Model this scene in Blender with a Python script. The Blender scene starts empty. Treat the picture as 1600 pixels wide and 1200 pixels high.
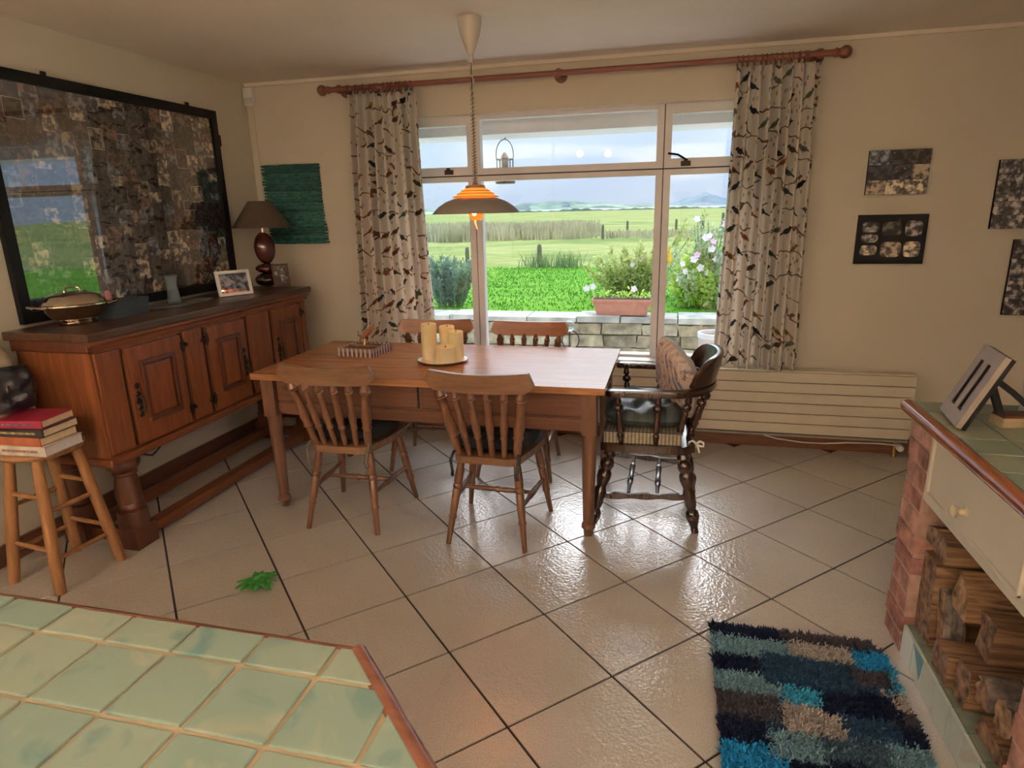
import bpy, bmesh, math, random
from mathutils import Vector, Matrix, Euler, Quaternion
random.seed(7)
PI = math.pi
sc = bpy.context.scene
COL = sc.collection

# ------------------------------------------------------------------ camera, world, sun, exposure
cam_d = bpy.data.cameras.new('camera'); cam = bpy.data.objects.new('camera', cam_d); COL.objects.link(cam)
cam_d.sensor_width = 36.0; cam_d.lens = 999.6 / 1600 * 36; cam_d.clip_start = 0.05; cam_d.clip_end = 3000
R3 = Matrix(((0.97067, -0.04175, 0.23676), (0.23939, 0.25879, -0.93580), (-0.02220, 0.96503, 0.26119)))
cam.matrix_world = Matrix.Translation((0, 0, 1.5592)) @ R3.to_4x4()
sc.camera = cam
sc.view_settings.view_transform = 'Standard'; sc.view_settings.look = 'None'
sc.view_settings.gamma = 1.0; sc.view_settings.use_curve_mapping = False
sc.view_settings.exposure = 0.12

world = bpy.data.worlds.new('overcast_sky'); sc.world = world; world.use_nodes = True
wn = world.node_tree; wn.nodes.clear()
wo = wn.nodes.new('ShaderNodeOutputWorld'); bg = wn.nodes.new('ShaderNodeBackground')
tc = wn.nodes.new('ShaderNodeTexCoord'); nz = wn.nodes.new('ShaderNodeTexNoise')
mp = wn.nodes.new('ShaderNodeMapping'); mp.inputs['Scale'].default_value = (1.2, 1.2, 5)
nz.inputs['Scale'].default_value = 2.2; nz.inputs['Detail'].default_value = 5
cr = wn.nodes.new('ShaderNodeValToRGB')
cr.color_ramp.elements[0].position = .35; cr.color_ramp.elements[0].color = (.50, .645, .84, 1)
cr.color_ramp.elements[1].position = .68; cr.color_ramp.elements[1].color = (.62, .755, .90, 1)
wn.links.new(tc.outputs['Generated'], mp.inputs['Vector']); wn.links.new(mp.outputs[0], nz.inputs['Vector'])
wn.links.new(nz.outputs['Fac'], cr.inputs[0]); wn.links.new(cr.outputs[0], bg.inputs['Color'])
sx_ = wn.nodes.new('ShaderNodeSeparateXYZ'); wn.links.new(tc.outputs['Generated'], sx_.inputs[0])
ov = wn.nodes.new('ShaderNodeMath'); ov.operation = 'MAXIMUM'; ov.inputs[1].default_value = 0; wn.links.new(sx_.outputs[2], ov.inputs[0])
ov2 = wn.nodes.new('ShaderNodeMath'); ov2.operation = 'MULTIPLY_ADD'; ov2.inputs[1].default_value = 2.0; ov2.inputs[2].default_value = 1.0    # CIE overcast sky: (1 + 2 sin h)
wn.links.new(ov.outputs[0], ov2.inputs[0]); wn.links.new(ov2.outputs[0], bg.inputs['Strength'])
wn.links.new(bg.outputs[0], wo.inputs['Surface'])

sun_d = bpy.data.lights.new('sun', 'SUN'); sun_d.energy = 3.8; sun_d.angle = math.radians(50); sun_d.color = (1, .97, .95)
sun = bpy.data.objects.new('sun', sun_d); COL.objects.link(sun)
# portals guide sky sampling through the two windows
for (px_, pz_, py_, w_, h_, rx_, rz_) in ((-.715, 1.37, 4.47, 2.53, 1.62, -90, 0), (2.72, 1.55, -1.7, 3.2, 1.3, -90, -90)):
    pd_ = bpy.data.lights.new('sky_portal', 'AREA'); pd_.shape = 'RECTANGLE'; pd_.size = w_; pd_.size_y = h_; pd_.cycles.is_portal = True
    po_ = bpy.data.objects.new('sky_portal', pd_); COL.objects.link(po_); po_.location = (px_, py_, pz_); po_.rotation_euler = (math.radians(rx_), 0, math.radians(rz_))
sun.rotation_euler = (math.radians(-49.5), 0, math.radians(4))     # veiled sun behind bright cloud, ahead of the window and above the eaves line
FILL_W, FILL_C = 540, (1, .88, .755)  # power and tint of the added fill uplights
GLOBE = 40                                                        # glow of the two kitchen ceiling globes

# ------------------------------------------------------------------ materials
def new_mat(name):
    m = bpy.data.materials.new(name); m.use_nodes = True
    nt = m.node_tree; b = nt.nodes.get('Principled BSDF')
    return m, nt, b
def N(nt, kind, **kw):
    n = nt.nodes.new(kind)
    for k, v in kw.items():
        if k in n.inputs: n.inputs[k].default_value = v
        else: setattr(n, k, v)
    return n
def math_n(nt, op, a, b=None):
    n = nt.nodes.new('ShaderNodeMath'); n.operation = op
    for i, v in enumerate((a, b)):
        if v is None: continue
        if isinstance(v, (int, float)): n.inputs[i].default_value = v
        else: nt.links.new(v, n.inputs[i])
    return n.outputs[0]
def mix_rgb(nt, fac, a, b, mode='MIX'):
    n = nt.nodes.new('ShaderNodeMix'); n.data_type = 'RGBA'; n.blend_type = mode
    for sock, v in ((n.inputs[0], fac), (n.inputs[6], a), (n.inputs[7], b)):
        if isinstance(v, (int, float)): sock.default_value = v
        elif isinstance(v, tuple): sock.default_value = v if len(v) == 4 else (*v, 1)
        else: nt.links.new(v, sock)
    return n.outputs[2]
def ramp(nt, fac, stops, interp='LINEAR'):
    n = nt.nodes.new('ShaderNodeValToRGB'); n.color_ramp.interpolation = interp
    el = n.color_ramp.elements
    while len(el) < len(stops): el.new(0.5)
    for e, (p, c) in zip(el, stops): e.position = p; e.color = (*c, 1)
    nt.links.new(fac, n.inputs[0]); return n.outputs[0]
def coords(nt, scale=(1, 1, 1), kind='Object', rnd=False):
    t = nt.nodes.new('ShaderNodeTexCoord'); m = nt.nodes.new('ShaderNodeMapping')
    m.inputs['Scale'].default_value = scale; nt.links.new(t.outputs[kind], m.inputs['Vector'])
    if rnd:
        oi = nt.nodes.new('ShaderNodeObjectInfo'); v = nt.nodes.new('ShaderNodeVectorMath'); v.operation = 'SCALE'
        v.inputs[0].default_value = (13.7, 7.3, 5.1); nt.links.new(oi.outputs['Random'], v.inputs[3])
        v2 = nt.nodes.new('ShaderNodeVectorMath'); v2.operation = 'MULTIPLY'; v2.inputs[1].default_value = (7, 7, 7)
        nt.links.new(v.outputs[0], v2.inputs[0]); nt.links.new(v2.outputs[0], m.inputs['Location'])
    return m.outputs[0]
def bump(nt, b, h, strength=.2, dist=.01):
    n = nt.nodes.new('ShaderNodeBump'); n.inputs['Strength'].default_value = strength; n.inputs['Distance'].default_value = dist
    nt.links.new(h, n.inputs['Height']); nt.links.new(n.outputs[0], b.inputs['Normal'])
def plain(name, col, rough=.6, metal=0, var=.12, scale=9, bmp=0, spec=.5):
    m, nt, b = new_mat(name)
    nz = N(nt, 'ShaderNodeTexNoise', Scale=scale, Detail=4.0); nt.links.new(coords(nt), nz.inputs['Vector'])
    c = ramp(nt, nz.outputs['Fac'], [(.3, tuple(x * (1 - var) for x in col)), (.7, tuple(min(1, x * (1 + var)) for x in col))])
    nt.links.new(c, b.inputs['Base Color'])
    b.inputs['Roughness'].default_value = rough; b.inputs['Metallic'].default_value = metal
    b.inputs['Specular IOR Level'].default_value = spec
    if bmp: bump(nt, b, nz.outputs['Fac'], bmp)
    return m
def wood(name, dark, light, axis='x', rough=.35, scale=1.0, spec=.5, knots=False, coat=0, rnd=True):
    m, nt, b = new_mat(name)
    s = {'x': (1.2, 14, 14), 'y': (14, 1.2, 14), 'z': (14, 14, 1.2)}[axis]
    v = coords(nt, tuple(k * scale for k in s), rnd=rnd)
    n1 = N(nt, 'ShaderNodeTexNoise', Scale=2.0, Detail=6.0, Distortion=.8); nt.links.new(v, n1.inputs['Vector'])
    n2 = N(nt, 'ShaderNodeTexNoise', Scale=9.0, Detail=3.0); nt.links.new(v, n2.inputs['Vector'])
    f = math_n(nt, 'ADD', math_n(nt, 'MULTIPLY', n1.outputs['Fac'], .7), math_n(nt, 'MULTIPLY', n2.outputs['Fac'], .3))
    mid = tuple((p + q) / 2 for p, q in zip(dark, light))
    c = ramp(nt, f, [(.34, dark), (.5, mid), (.66, light)])
    if knots:
        vo = N(nt, 'ShaderNodeTexVoronoi', Scale=5.0); nt.links.new(coords(nt, (.8, 1.4, 1.4)), vo.inputs['Vector'])
        k = ramp(nt, vo.outputs['Distance'], [(.05, (1, 1, 1)), (.16, (0, 0, 0))])
        c = mix_rgb(nt, math_n(nt, 'MULTIPLY', k, .75), c, tuple(x * .35 for x in dark))
    nt.links.new(c, b.inputs['Base Color'])
    b.inputs['Roughness'].default_value = rough; b.inputs['Specular IOR Level'].default_value = spec
    b.inputs['Coat Weight'].default_value = coat; b.inputs['Coat Roughness'].default_value = .15
    bump(nt, b, f, .12, .004)
    return m
def emit(name, col, s):
    m, nt, b = new_mat(name); b.inputs['Base Color'].default_value = (*col, 1)
    b.inputs['Emission Color'].default_value = (*col, 1); b.inputs['Emission Strength'].default_value = s
    return m
def glass_pane(name, tint=(1, 1, 1), ior=1.5, rough=0.0):
    m, nt, b = new_mat(name); nt.nodes.remove(b)
    o = nt.nodes['Material Output']; t = N(nt, 'ShaderNodeBsdfTransparent', Color=(*tint, 1)); g = N(nt, 'ShaderNodeBsdfGlossy', Roughness=rough)
    fr = N(nt, 'ShaderNodeFresnel', IOR=ior); mx = nt.nodes.new('ShaderNodeMixShader')
    ge = nt.nodes.new('ShaderNodeNewGeometry')      # thin sheet: the back face reflects like the front one
    nt.links.new(math_n(nt, 'ADD', ior, math_n(nt, 'MULTIPLY', ge.outputs['Backfacing'], 1 / ior - ior)), fr.inputs['IOR'])
    nt.links.new(fr.outputs[0], mx.inputs[0]); nt.links.new(t.outputs[0], mx.inputs[1]); nt.links.new(g.outputs[0], mx.inputs[2])
    nt.links.new(mx.outputs[0], o.inputs['Surface']); return m
def varied(name, cols, rough=.6, scale=4, detail=.25, bmp=.15, spec=.5, fine=40):
    """colour picked per object, plus blotches"""
    m, nt, b = new_mat(name)
    oi = nt.nodes.new('ShaderNodeObjectInfo')
    k = len(cols)
    c = ramp(nt, oi.outputs['Random'], [(i / k, cc) for i, cc in enumerate(cols)], 'CONSTANT' if k > 2 else 'LINEAR')
    nz = N(nt, 'ShaderNodeTexNoise', Scale=scale, Detail=6.0); nt.links.new(coords(nt, rnd=True), nz.inputs['Vector'])
    d = ramp(nt, nz.outputs['Fac'], [(.3, (1 - detail * 1.6,) * 3), (.7, (1 + detail,) * 3)])
    c2 = mix_rgb(nt, 1.0, c, d, 'MULTIPLY'); nt.links.new(c2, b.inputs['Base Color'])
    b.inputs['Roughness'].default_value = rough; b.inputs['Specular IOR Level'].default_value = spec
    n2 = N(nt, 'ShaderNodeTexNoise', Scale=float(fine), Detail=3.0); nt.links.new(coords(nt), n2.inputs['Vector'])
    if bmp: bump(nt, b, n2.outputs['Fac'], bmp, .01)
    return m

M = {}
M['wall'] = plain('wall_paint', (.72, .65, .53), .85, var=.03, scale=2)
M['ceiling'] = plain('ceiling_paint', (.90, .80, .69), .9, var=.03, scale=2)
M['grout'] = plain('dark_grout', (.035, .02, .016), .9)
M['frame_white'] = plain('white_upvc', (.84, .81, .83), .35, var=.03)
M['frame_gap'] = plain('dark_gasket', (.03, .015, .02), .6)
M['pane'] = glass_pane('window_glass', (.97, .98, .99), 1.45)
M['pic_glass'] = glass_pane('picture_glass', (1, 1, 1), 2.1)
M['skirting'] = wood('skirting_wood', (.12, .045, .022), (.24, .10, .05), 'x', .4)
M['skirting_y'] = wood('skirting_wood_side', (.09, .035, .02), (.17, .075, .04), 'y', .4)
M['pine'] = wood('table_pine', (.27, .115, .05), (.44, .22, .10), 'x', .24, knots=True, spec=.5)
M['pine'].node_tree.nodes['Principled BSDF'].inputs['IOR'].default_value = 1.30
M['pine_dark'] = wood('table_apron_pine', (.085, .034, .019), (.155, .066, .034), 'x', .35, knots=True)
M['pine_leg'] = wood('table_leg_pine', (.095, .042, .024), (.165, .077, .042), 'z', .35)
M['chair'] = wood('chair_pine', (.108, .046, .023), (.195, .09, .046), 'z', .3)
M['chair_x'] = wood('chair_crest_pine', (.125, .062, .032), (.215, .115, .063), 'x', .3)
M['chair_red'] = wood('chair_crest_reddish', (.20, .066, .026), (.31, .115, .046), 'x', .3)
M['arm'] = wood('dark_mahogany', (.018, .008, .006), (.046, .018, .012), 'z', .22, spec=.7)
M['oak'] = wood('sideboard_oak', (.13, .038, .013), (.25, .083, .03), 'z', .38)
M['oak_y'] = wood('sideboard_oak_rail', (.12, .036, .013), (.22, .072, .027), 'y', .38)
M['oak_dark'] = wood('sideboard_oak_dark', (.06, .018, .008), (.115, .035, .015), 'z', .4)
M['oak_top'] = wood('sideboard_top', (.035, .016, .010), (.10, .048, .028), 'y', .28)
M['stool'] = wood('stool_beech', (.235, .105, .038), (.36, .175, .068), 'z', .35)
M['iron'] = plain('black_iron', (.035, .022, .016), .5, .6)
M['nosing'] = wood('counter_nosing_wood', (.19, .055, .018), (.33, .105, .035), 'y', .15, spec=.8)
M['nosing_i'] = wood('island_nosing_wood', (.12, .042, .024), (.2, .08, .05), 'x', .2, spec=.8)
M['cream_paint'] = plain('cream_paint', (.66, .62, .53), .45, var=.03)
M['rad'] = plain('radiator_enamel', (.80, .72, .57), .45, var=.03)
M['steel'] = plain('polished_silver', (.62, .55, .47), .12, 1.0, var=.05)
M['brass'] = plain('aged_brass', (.35, .22, .09), .3, 1.0)
M['black'] = plain('black_frame', (.008, .008, .009), .5, spec=.25)
M['black_matt'] = plain('black_matt', (.014, .014, .016), .8, spec=.2)
M['white'] = plain('white_enamel', (.86, .84, .82), .3, var=.02)
M['paper'] = plain('book_pages', (.72, .57, .36), .8, var=.1, scale=60)
M['paper_white'] = plain('white_book_pages', (.74, .68, .66), .8, var=.06, scale=60)
M['wire'] = plain('dark_wire', (.03, .03, .035), .5, .4)

def tile_floor_mat():
    m, nt, b = new_mat('floor_tile')
    nz = N(nt, 'ShaderNodeTexNoise', Scale=26.0, Detail=2.5); nt.links.new(coords(nt, rnd=False), nz.inputs['Vector'])
    big = N(nt, 'ShaderNodeTexNoise', Scale=2.5, Detail=4.0); nt.links.new(coords(nt, rnd=True), big.inputs['Vector'])
    sp = N(nt, 'ShaderNodeTexNoise', Scale=220.0, Detail=2.0); nt.links.new(coords(nt), sp.inputs['Vector'])
    c = ramp(nt, big.outputs['Fac'], [(.3, (.58, .535, .485)), (.7, (.65, .605, .55))])
    c = mix_rgb(nt, 1.0, c, ramp(nt, sp.outputs['Fac'], [(.35, (.84, .84, .84)), (.65, (1.1, 1.1, 1.1))]), 'MULTIPLY')
    nt.links.new(c, b.inputs['Base Color']); b.inputs['Roughness'].default_value = .21
    b.inputs['IOR'].default_value = 2.5
    n2 = N(nt, 'ShaderNodeTexNoise', Scale=75.0, Detail=1.5); nt.links.new(coords(nt), n2.inputs['Vector'])
    h = math_n(nt, 'ADD', nz.outputs['Fac'], n2.outputs['Fac'])
    bump(nt, b, h, .36, .006)
    return m
M['floor_tile'] = tile_floor_mat()
def glaze_mat(name, a, c, dk, rough=.3):
    m, nt, b = new_mat(name)
    oi = nt.nodes.new('ShaderNodeObjectInfo')
    nz = N(nt, 'ShaderNodeTexNoise', Scale=7.0, Detail=5.0, Distortion=1.2); nt.links.new(coords(nt, rnd=True), nz.inputs['Vector'])
    base = mix_rgb(nt, oi.outputs['Random'], a, c)
    st = ramp(nt, nz.outputs['Fac'], [(.56, (0, 0, 0)), (.72, (1, 1, 1))])
    st2 = ramp(nt, nz.outputs['Fac'], [(.30, (1, 1, 1)), (.42, (0, 0, 0))])
    col = mix_rgb(nt, math_n(nt, 'MULTIPLY', st, .75), base, dk)
    col = mix_rgb(nt, math_n(nt, 'MULTIPLY', st2, .35), col, (.42, .36, .25))
    nt.links.new(col, b.inputs['Base Color']); b.inputs['Roughness'].default_value = rough
    n2 = N(nt, 'ShaderNodeTexNoise', Scale=14.0, Detail=2.0); nt.links.new(coords(nt), n2.inputs['Vector'])
    bump(nt, b, n2.outputs['Fac'], .25, .006)
    return m
M['glaze'] = glaze_mat('island_glazed_tile', (.185, .255, .212), (.245, .29, .228), (.07, .16, .165))
M['glaze_c'] = glaze_mat('counter_glazed_tile', (.20, .25, .19), (.28, .30, .22), (.13, .20, .17))
M['glaze_p'] = glaze_mat('plinth_glazed_tile', (.62, .72, .67), (.66, .72, .64), (.46, .60, .58))
M['glaze_blue'] = glaze_mat('blue_glazed_tile', (.03, .17, .24), (.04, .22, .30), (.02, .1, .16))
M['grout_tan'] = plain('tan_grout', (.40, .31, .20), .9)
M['brick'] = varied('red_brick', [(.40, .20, .16), (.36, .165, .135), (.46, .26, .21), (.41, .21, .175)], .9, 14, .4, .9)
M['mortar'] = plain('pink_mortar', (.43, .27, .215), .95, var=.2, scale=30, bmp=.4)

def photo_mat(name, bw=False):
    m, nt, b = new_mat(name)
    v = coords(nt, (1, 1, 1), rnd=True)
    n0 = N(nt, 'ShaderNodeTexNoise', Scale=30.0, Detail=2.0, Distortion=.0); nt.links.new(v, n0.inputs['Vector'])
    vb = N(nt, 'ShaderNodeTexVoronoi', Scale=36.0); vb.distance = 'CHEBYCHEV'; nt.links.new(v, vb.inputs['Vector'])
    vs_ = nt.nodes.new('ShaderNodeSeparateColor'); nt.links.new(vb.outputs['Color'], vs_.inputs[0])
    n1 = nt.nodes.new('ShaderNodeMath'); n1.operation = 'MULTIPLY_ADD'; n1.inputs[1].default_value = .22
    nt.links.new(vs_.outputs[0], n1.inputs[0]); nt.links.new(math_n(nt, 'SUBTRACT', n0.outputs['Fac'], .11), n1.inputs[2])
    vo = N(nt, 'ShaderNodeTexVoronoi', Scale=45.0); nt.links.new(v, vo.inputs['Vector'])
    oi = nt.nodes.new('ShaderNodeObjectInfo')
    if bw:
        c = ramp(nt, n1.outputs[0], [(.36, (.02, .018, .02)), (.48, (.09, .08, .085)), (.60, (.36, .33, .33)), (.7, (.62, .58, .57))])
        col = c
    else:
        tone = ramp(nt, oi.outputs['Random'], [(0, (.045, .038, .038)), (.2, (.24, .215, .185)), (.36, (.03, .031, .045)), (.52, (.15, .09, .07)), (.66, (.40, .37, .33)), (.76, (.07, .065, .06)), (.9, (.16, .19, .25))], 'CONSTANT')
        c = ramp(nt, n1.outputs[0], [(.38, (.22, .19, .2)), (.50, (.9, .88, .85)), (.60, (2.6, 2.4, 2.1))])
        col = mix_rgb(nt, 1.0, tone, c, 'MULTIPLY')
        blob = ramp(nt, vo.outputs['Distance'], [(.16, (1, 1, 1)), (.27, (0, 0, 0))])
        sel = ramp(nt, vo.outputs['Color'], [(.45, (0, 0, 0)), (.5, (1, 1, 1))])
        fac = math_n(nt, 'MULTIPLY', blob, sel)
        skin = ramp(nt, vo.outputs['Color'], [(.0, (.42, .25, .17)), (.55, (.5, .46, .42)), (.7, (.36, .2, .14)), (.85, (.35, .06, .05)), (.95, (.08, .1, .2))], 'CONSTANT')
        col = mix_rgb(nt, math_n(nt, 'MULTIPLY', fac, .7), col, skin)
    nt.links.new(col, b.inputs['Base Color']); b.inputs['Roughness'].default_value = .45
    return m
M['photo'] = photo_mat('colour_snapshot'); M['photo_bw'] = photo_mat('grey_snapshot', True)

def curtain_mat():
    """cream cloth printed with small birds sitting on thin branches; u,v in metres of cloth"""
    m, nt, b = new_mat('bird_print_cloth')
    t = nt.nodes.new('ShaderNodeTexCoord')
    mp = nt.nodes.new('ShaderNodeMapping'); mp.inputs['Scale'].default_value = (8.4, 8.4, 1); nt.links.new(t.outputs['UV'], mp.inputs['Vector'])
    vo = nt.nodes.new('ShaderNodeTexVoronoi'); vo.voronoi_dimensions = '2D'; vo.inputs['Scale'].default_value = 1.0; vo.inputs['Randomness'].default_value = .65
    nt.links.new(mp.outputs[0], vo.inputs['Vector'])
    sub = nt.nodes.new('ShaderNodeVectorMath'); sub.operation = 'SUBTRACT'
    nt.links.new(mp.outputs[0], sub.inputs[0]); nt.links.new(vo.outputs['Position'], sub.inputs[1])
    sx = nt.nodes.new('ShaderNodeSeparateXYZ'); nt.links.new(sub.outputs[0], sx.inputs[0])
    sep = nt.nodes.new('ShaderNodeSeparateColor'); nt.links.new(vo.outputs['Color'], sep.inputs[0])
    flip = math_n(nt, 'SIGN', math_n(nt, 'SUBTRACT', sep.outputs[1], .5))
    X = math_n(nt, 'MULTIPLY', sx.outputs[0], flip); Y = sx.outputs[1]
    def ell(cx, cy, ax, ay, ang):
        ca, sa = math.cos(ang), math.sin(ang)
        dx = math_n(nt, 'SUBTRACT', X, cx); dy = math_n(nt, 'SUBTRACT', Y, cy)
        p = math_n(nt, 'ADD', math_n(nt, 'MULTIPLY', dx, ca / ax), math_n(nt, 'MULTIPLY', dy, sa / ax))
        q = math_n(nt, 'ADD', math_n(nt, 'MULTIPLY', dx, -sa / ay), math_n(nt, 'MULTIPLY', dy, ca / ay))
        return math_n(nt, 'LESS_THAN', math_n(nt, 'ADD', math_n(nt, 'MULTIPLY', p, p), math_n(nt, 'MULTIPLY', q, q)), 1.0)
    body = ell(0, 0, .22, .125, .5); head = ell(.19, .16, .095, .09, 0); tail = ell(-.27, -.15, .2, .045, .55); beak = ell(.30, .17, .06, .02, 0)
    leg = ell(.02, -.16, .012, .09, 0)
    bird = math_n(nt, 'MAXIMUM', math_n(nt, 'MAXIMUM', body, head), math_n(nt, 'MAXIMUM', tail, math_n(nt, 'MAXIMUM', beak, leg)))
    use = math_n(nt, 'GREATER_THAN', sep.outputs[2], .33)
    bird = math_n(nt, 'MULTIPLY', bird, use)
    bc = ramp(nt, sep.outputs[0], [(0, (.045, .065, .06)), (.2, (.26, .10, .05)), (.36, (.05, .085, .07)), (.5, (.32, .20, .05)), (.62, (.16, .09, .06)), (.74, (.03, .03, .03)), (.84, (.18, .20, .12)), (.93, (.38, .14, .07))], 'CONSTANT')
    wing = math_n(nt, 'MULTIPLY', ell(-.03, -.02, .15, .06, .5), use)
    # branches: wavy horizontal stripes, broken
    uv = nt.nodes.new('ShaderNodeSeparateXYZ'); nt.links.new(mp.outputs[0], uv.inputs[0])
    n1 = N(nt, 'ShaderNodeTexNoise', Scale=.9, Detail=2.0); nt.links.new(mp.outputs[0], n1.inputs['Vector'])
    yy = math_n(nt, 'ADD', math_n(nt, 'MULTIPLY', uv.outputs[1], .9), math_n(nt, 'MULTIPLY', n1.outputs['Fac'], 1.7))
    fr = math_n(nt, 'FRACT', yy)
    br = math_n(nt, 'LESS_THAN', fr, .085)
    n2 = N(nt, 'ShaderNodeTexNoise', Scale=.8, Detail=1.0); nt.links.new(mp.outputs[0], n2.inputs['Vector'])
    br = math_n(nt, 'MULTIPLY', br, math_n(nt, 'GREATER_THAN', n2.outputs['Fac'], .47))
    brc = ramp(nt, n2.outputs['Fac'], [(.45, (.17, .19, .16)), (.56, (.24, .12, .07))])
    # leaves
    v2 = nt.nodes.new('ShaderNodeTexVoronoi'); v2.voronoi_dimensions = '2D'; v2.inputs['Scale'].default_value = 2.6
    mp2 = nt.nodes.new('ShaderNodeMapping'); mp2.inputs['Scale'].default_value = (1.6, .8, 1); mp2.inputs['Rotation'].default_value = (0, 0, .6)
    nt.links.new(mp.outputs[0], mp2.inputs['Vector']); nt.links.new(mp2.outputs[0], v2.inputs['Vector'])
    s2 = nt.nodes.new('ShaderNodeSeparateColor'); nt.links.new(v2.outputs['Color'], s2.inputs[0])
    lf = math_n(nt, 'MULTIPLY', math_n(nt, 'LESS_THAN', v2.outputs['Distance'], .2), math_n(nt, 'GREATER_THAN', s2.outputs[0], .58))
    lc = ramp(nt, s2.outputs[1], [(0, (.36, .23, .16)), (.4, (.30, .31, .23)), (.7, (.44, .28, .19))], 'CONSTANT')
    base = N(nt, 'ShaderNodeTexNoise', Scale=40.0, Detail=2.0); nt.links.new(mp.outputs[0], base.inputs['Vector'])
    col = ramp(nt, base.outputs['Fac'], [(.35, (.86, .78, .70)), (.65, (.93, .87, .80))])
    col = mix_rgb(nt, math_n(nt, 'MULTIPLY', lf, .8), col, lc)
    col = mix_rgb(nt, br, col, brc)
    col = mix_rgb(nt, bird, col, bc)
    col = mix_rgb(nt, math_n(nt, 'MULTIPLY', wing, .5), col, (.04, .04, .04))
    nt.links.new(col, b.inputs['Base Color']); b.inputs['Roughness'].default_value = .9
    tr = nt.nodes.new('ShaderNodeBsdfTranslucent'); nt.links.new(col, tr.inputs['Color'])
    mx = nt.nodes.new('ShaderNodeMixShader'); mx.inputs[0].default_value = .32
    o = nt.nodes['Material Output']; nt.links.new(b.outputs[0], mx.inputs[1]); nt.links.new(tr.outputs[0], mx.inputs[2]); nt.links.new(mx.outputs[0], o.inputs['Surface'])
    return m
M['curtain'] = curtain_mat()

# ------------------------------------------------------------------ geometry helpers
def obj(name, bm, mat, parent=None, loc=(0, 0, 0), smooth=False, rot=(0, 0, 0), bevel=0, kind=None):
    if bevel:
        es = [e for e in bm.edges if len(e.link_faces) == 2 and e.calc_face_angle(0) > .6]
        if es: bmesh.ops.bevel(bm, geom=es, offset=bevel, segments=2, profile=.6, affect='EDGES', clamp_overlap=True)
    me = bpy.data.meshes.new(name); bm.normal_update(); bm.to_mesh(me); bm.free()
    if smooth:
        for p in me.polygons: p.use_smooth = True
        try: me.set_sharp_from_angle(angle=math.radians(42))
        except Exception: pass
    me.materials.append(mat if not isinstance(mat, str) else M[mat])
    o = bpy.data.objects.new(name, me); COL.objects.link(o)
    o.location = loc; o.rotation_euler = rot
    if parent: o.parent = parent
    if kind: o['kind'] = kind
    return o
def pyobj(name, verts, faces, mat, parent=None, loc=(0, 0, 0), kind=None, smooth=False):
    me = bpy.data.meshes.new(name); me.from_pydata(verts, [], faces); me.update()
    me.materials.append(M[mat] if isinstance(mat, str) else mat)
    if smooth:
        for p in me.polygons: p.use_smooth = True
    o = bpy.data.objects.new(name, me); COL.objects.link(o); o.location = loc
    if parent: o.parent = parent
    if kind: o['kind'] = kind
    return o
def thing(name, label, cat, loc=(0, 0, 0), rz=0, group=None):
    o = bpy.data.objects.new(name, None); COL.objects.link(o); o.empty_display_size = .05
    o.location = loc; o.rotation_euler = (0, 0, rz); o['label'] = label; o['category'] = cat
    if group: o['group'] = group
    return o
def tag(o, label, cat, group=None):
    o['label'] = label; o['category'] = cat
    if group: o['group'] = group
    return o
def struct(o): o['kind'] = 'structure'; return o
def B(): return bmesh.new()
def box(bm, x0, x1, y0, y1, z0, z1, mtx=None):
    vs = [bm.verts.new((x, y, z)) for z in (z0, z1) for y in (y0, y1) for x in (x0, x1)]
    if mtx is not None:
        for v in vs: v.co = mtx @ v.co
    for f in ((0, 2, 3, 1), (4, 5, 7, 6), (0, 1, 5, 4), (2, 6, 7, 3), (0, 4, 6, 2), (1, 3, 7, 5)):
        bm.faces.new([vs[i] for i in f])
    return bm
def bx(x0, x1, y0, y1, z0, z1): return box(B(), x0, x1, y0, y1, z0, z1)
def prism(bm, pts, z0, z1, mtx=None):
    lo = [bm.verts.new((x, y, z0)) for x, y in pts]; hi = [bm.verts.new((x, y, z1)) for x, y in pts]
    if mtx is not None:
        for v in lo + hi: v.co = mtx @ v.co
    n = len(pts)
    bm.faces.new(lo[::-1]); bm.faces.new(hi)
    for i in range(n): bm.faces.new((lo[i], lo[(i + 1) % n], hi[(i + 1) % n], hi[i]))
    return bm
def frame_of(d):
    d = d.normalized(); a = Vector((0, 0, 1)) if abs(d.z) < .9 else Vector((1, 0, 0))
    u = d.cross(a).normalized(); return u, d.cross(u).normalized()
def lathe(bm, p0, p1, prof, seg=14, cap=True):
    """prof: list of (t along p0->p1 in 0..1, radius)"""
    p0, p1 = Vector(p0), Vector(p1); d = p1 - p0; u, v = frame_of(d); rings = []
    for t, r in prof:
        c = p0 + d * t
        rings.append([bm.verts.new(c + (u * math.cos(2 * PI * i / seg) + v * math.sin(2 * PI * i / seg)) * max(r, 1e-4)) for i in range(seg)])
    for a, b in zip(rings, rings[1:]):
        for i in range(seg): bm.faces.new((a[i], b[i], b[(i + 1) % seg], a[(i + 1) % seg]))
    if cap: bm.faces.new(rings[0]); bm.faces.new(rings[-1][::-1])
    return bm
def revolve(bm, prof, seg=20, at=(0, 0, 0), cap=False):
    """prof: list of (r, z)"""
    rings = [[bm.verts.new((at[0] + r * math.cos(2 * PI * i / seg), at[1] + r * math.sin(2 * PI * i / seg), at[2] + z)) for i in range(seg)] for r, z in prof]
    for a, b in zip(rings, rings[1:]):
        for i in range(seg): bm.faces.new((a[i], a[(i + 1) % seg], b[(i + 1) % seg], b[i]))
    if cap: bm.faces.new(rings[0][::-1]); bm.faces.new(rings[-1])
    return bm
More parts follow.
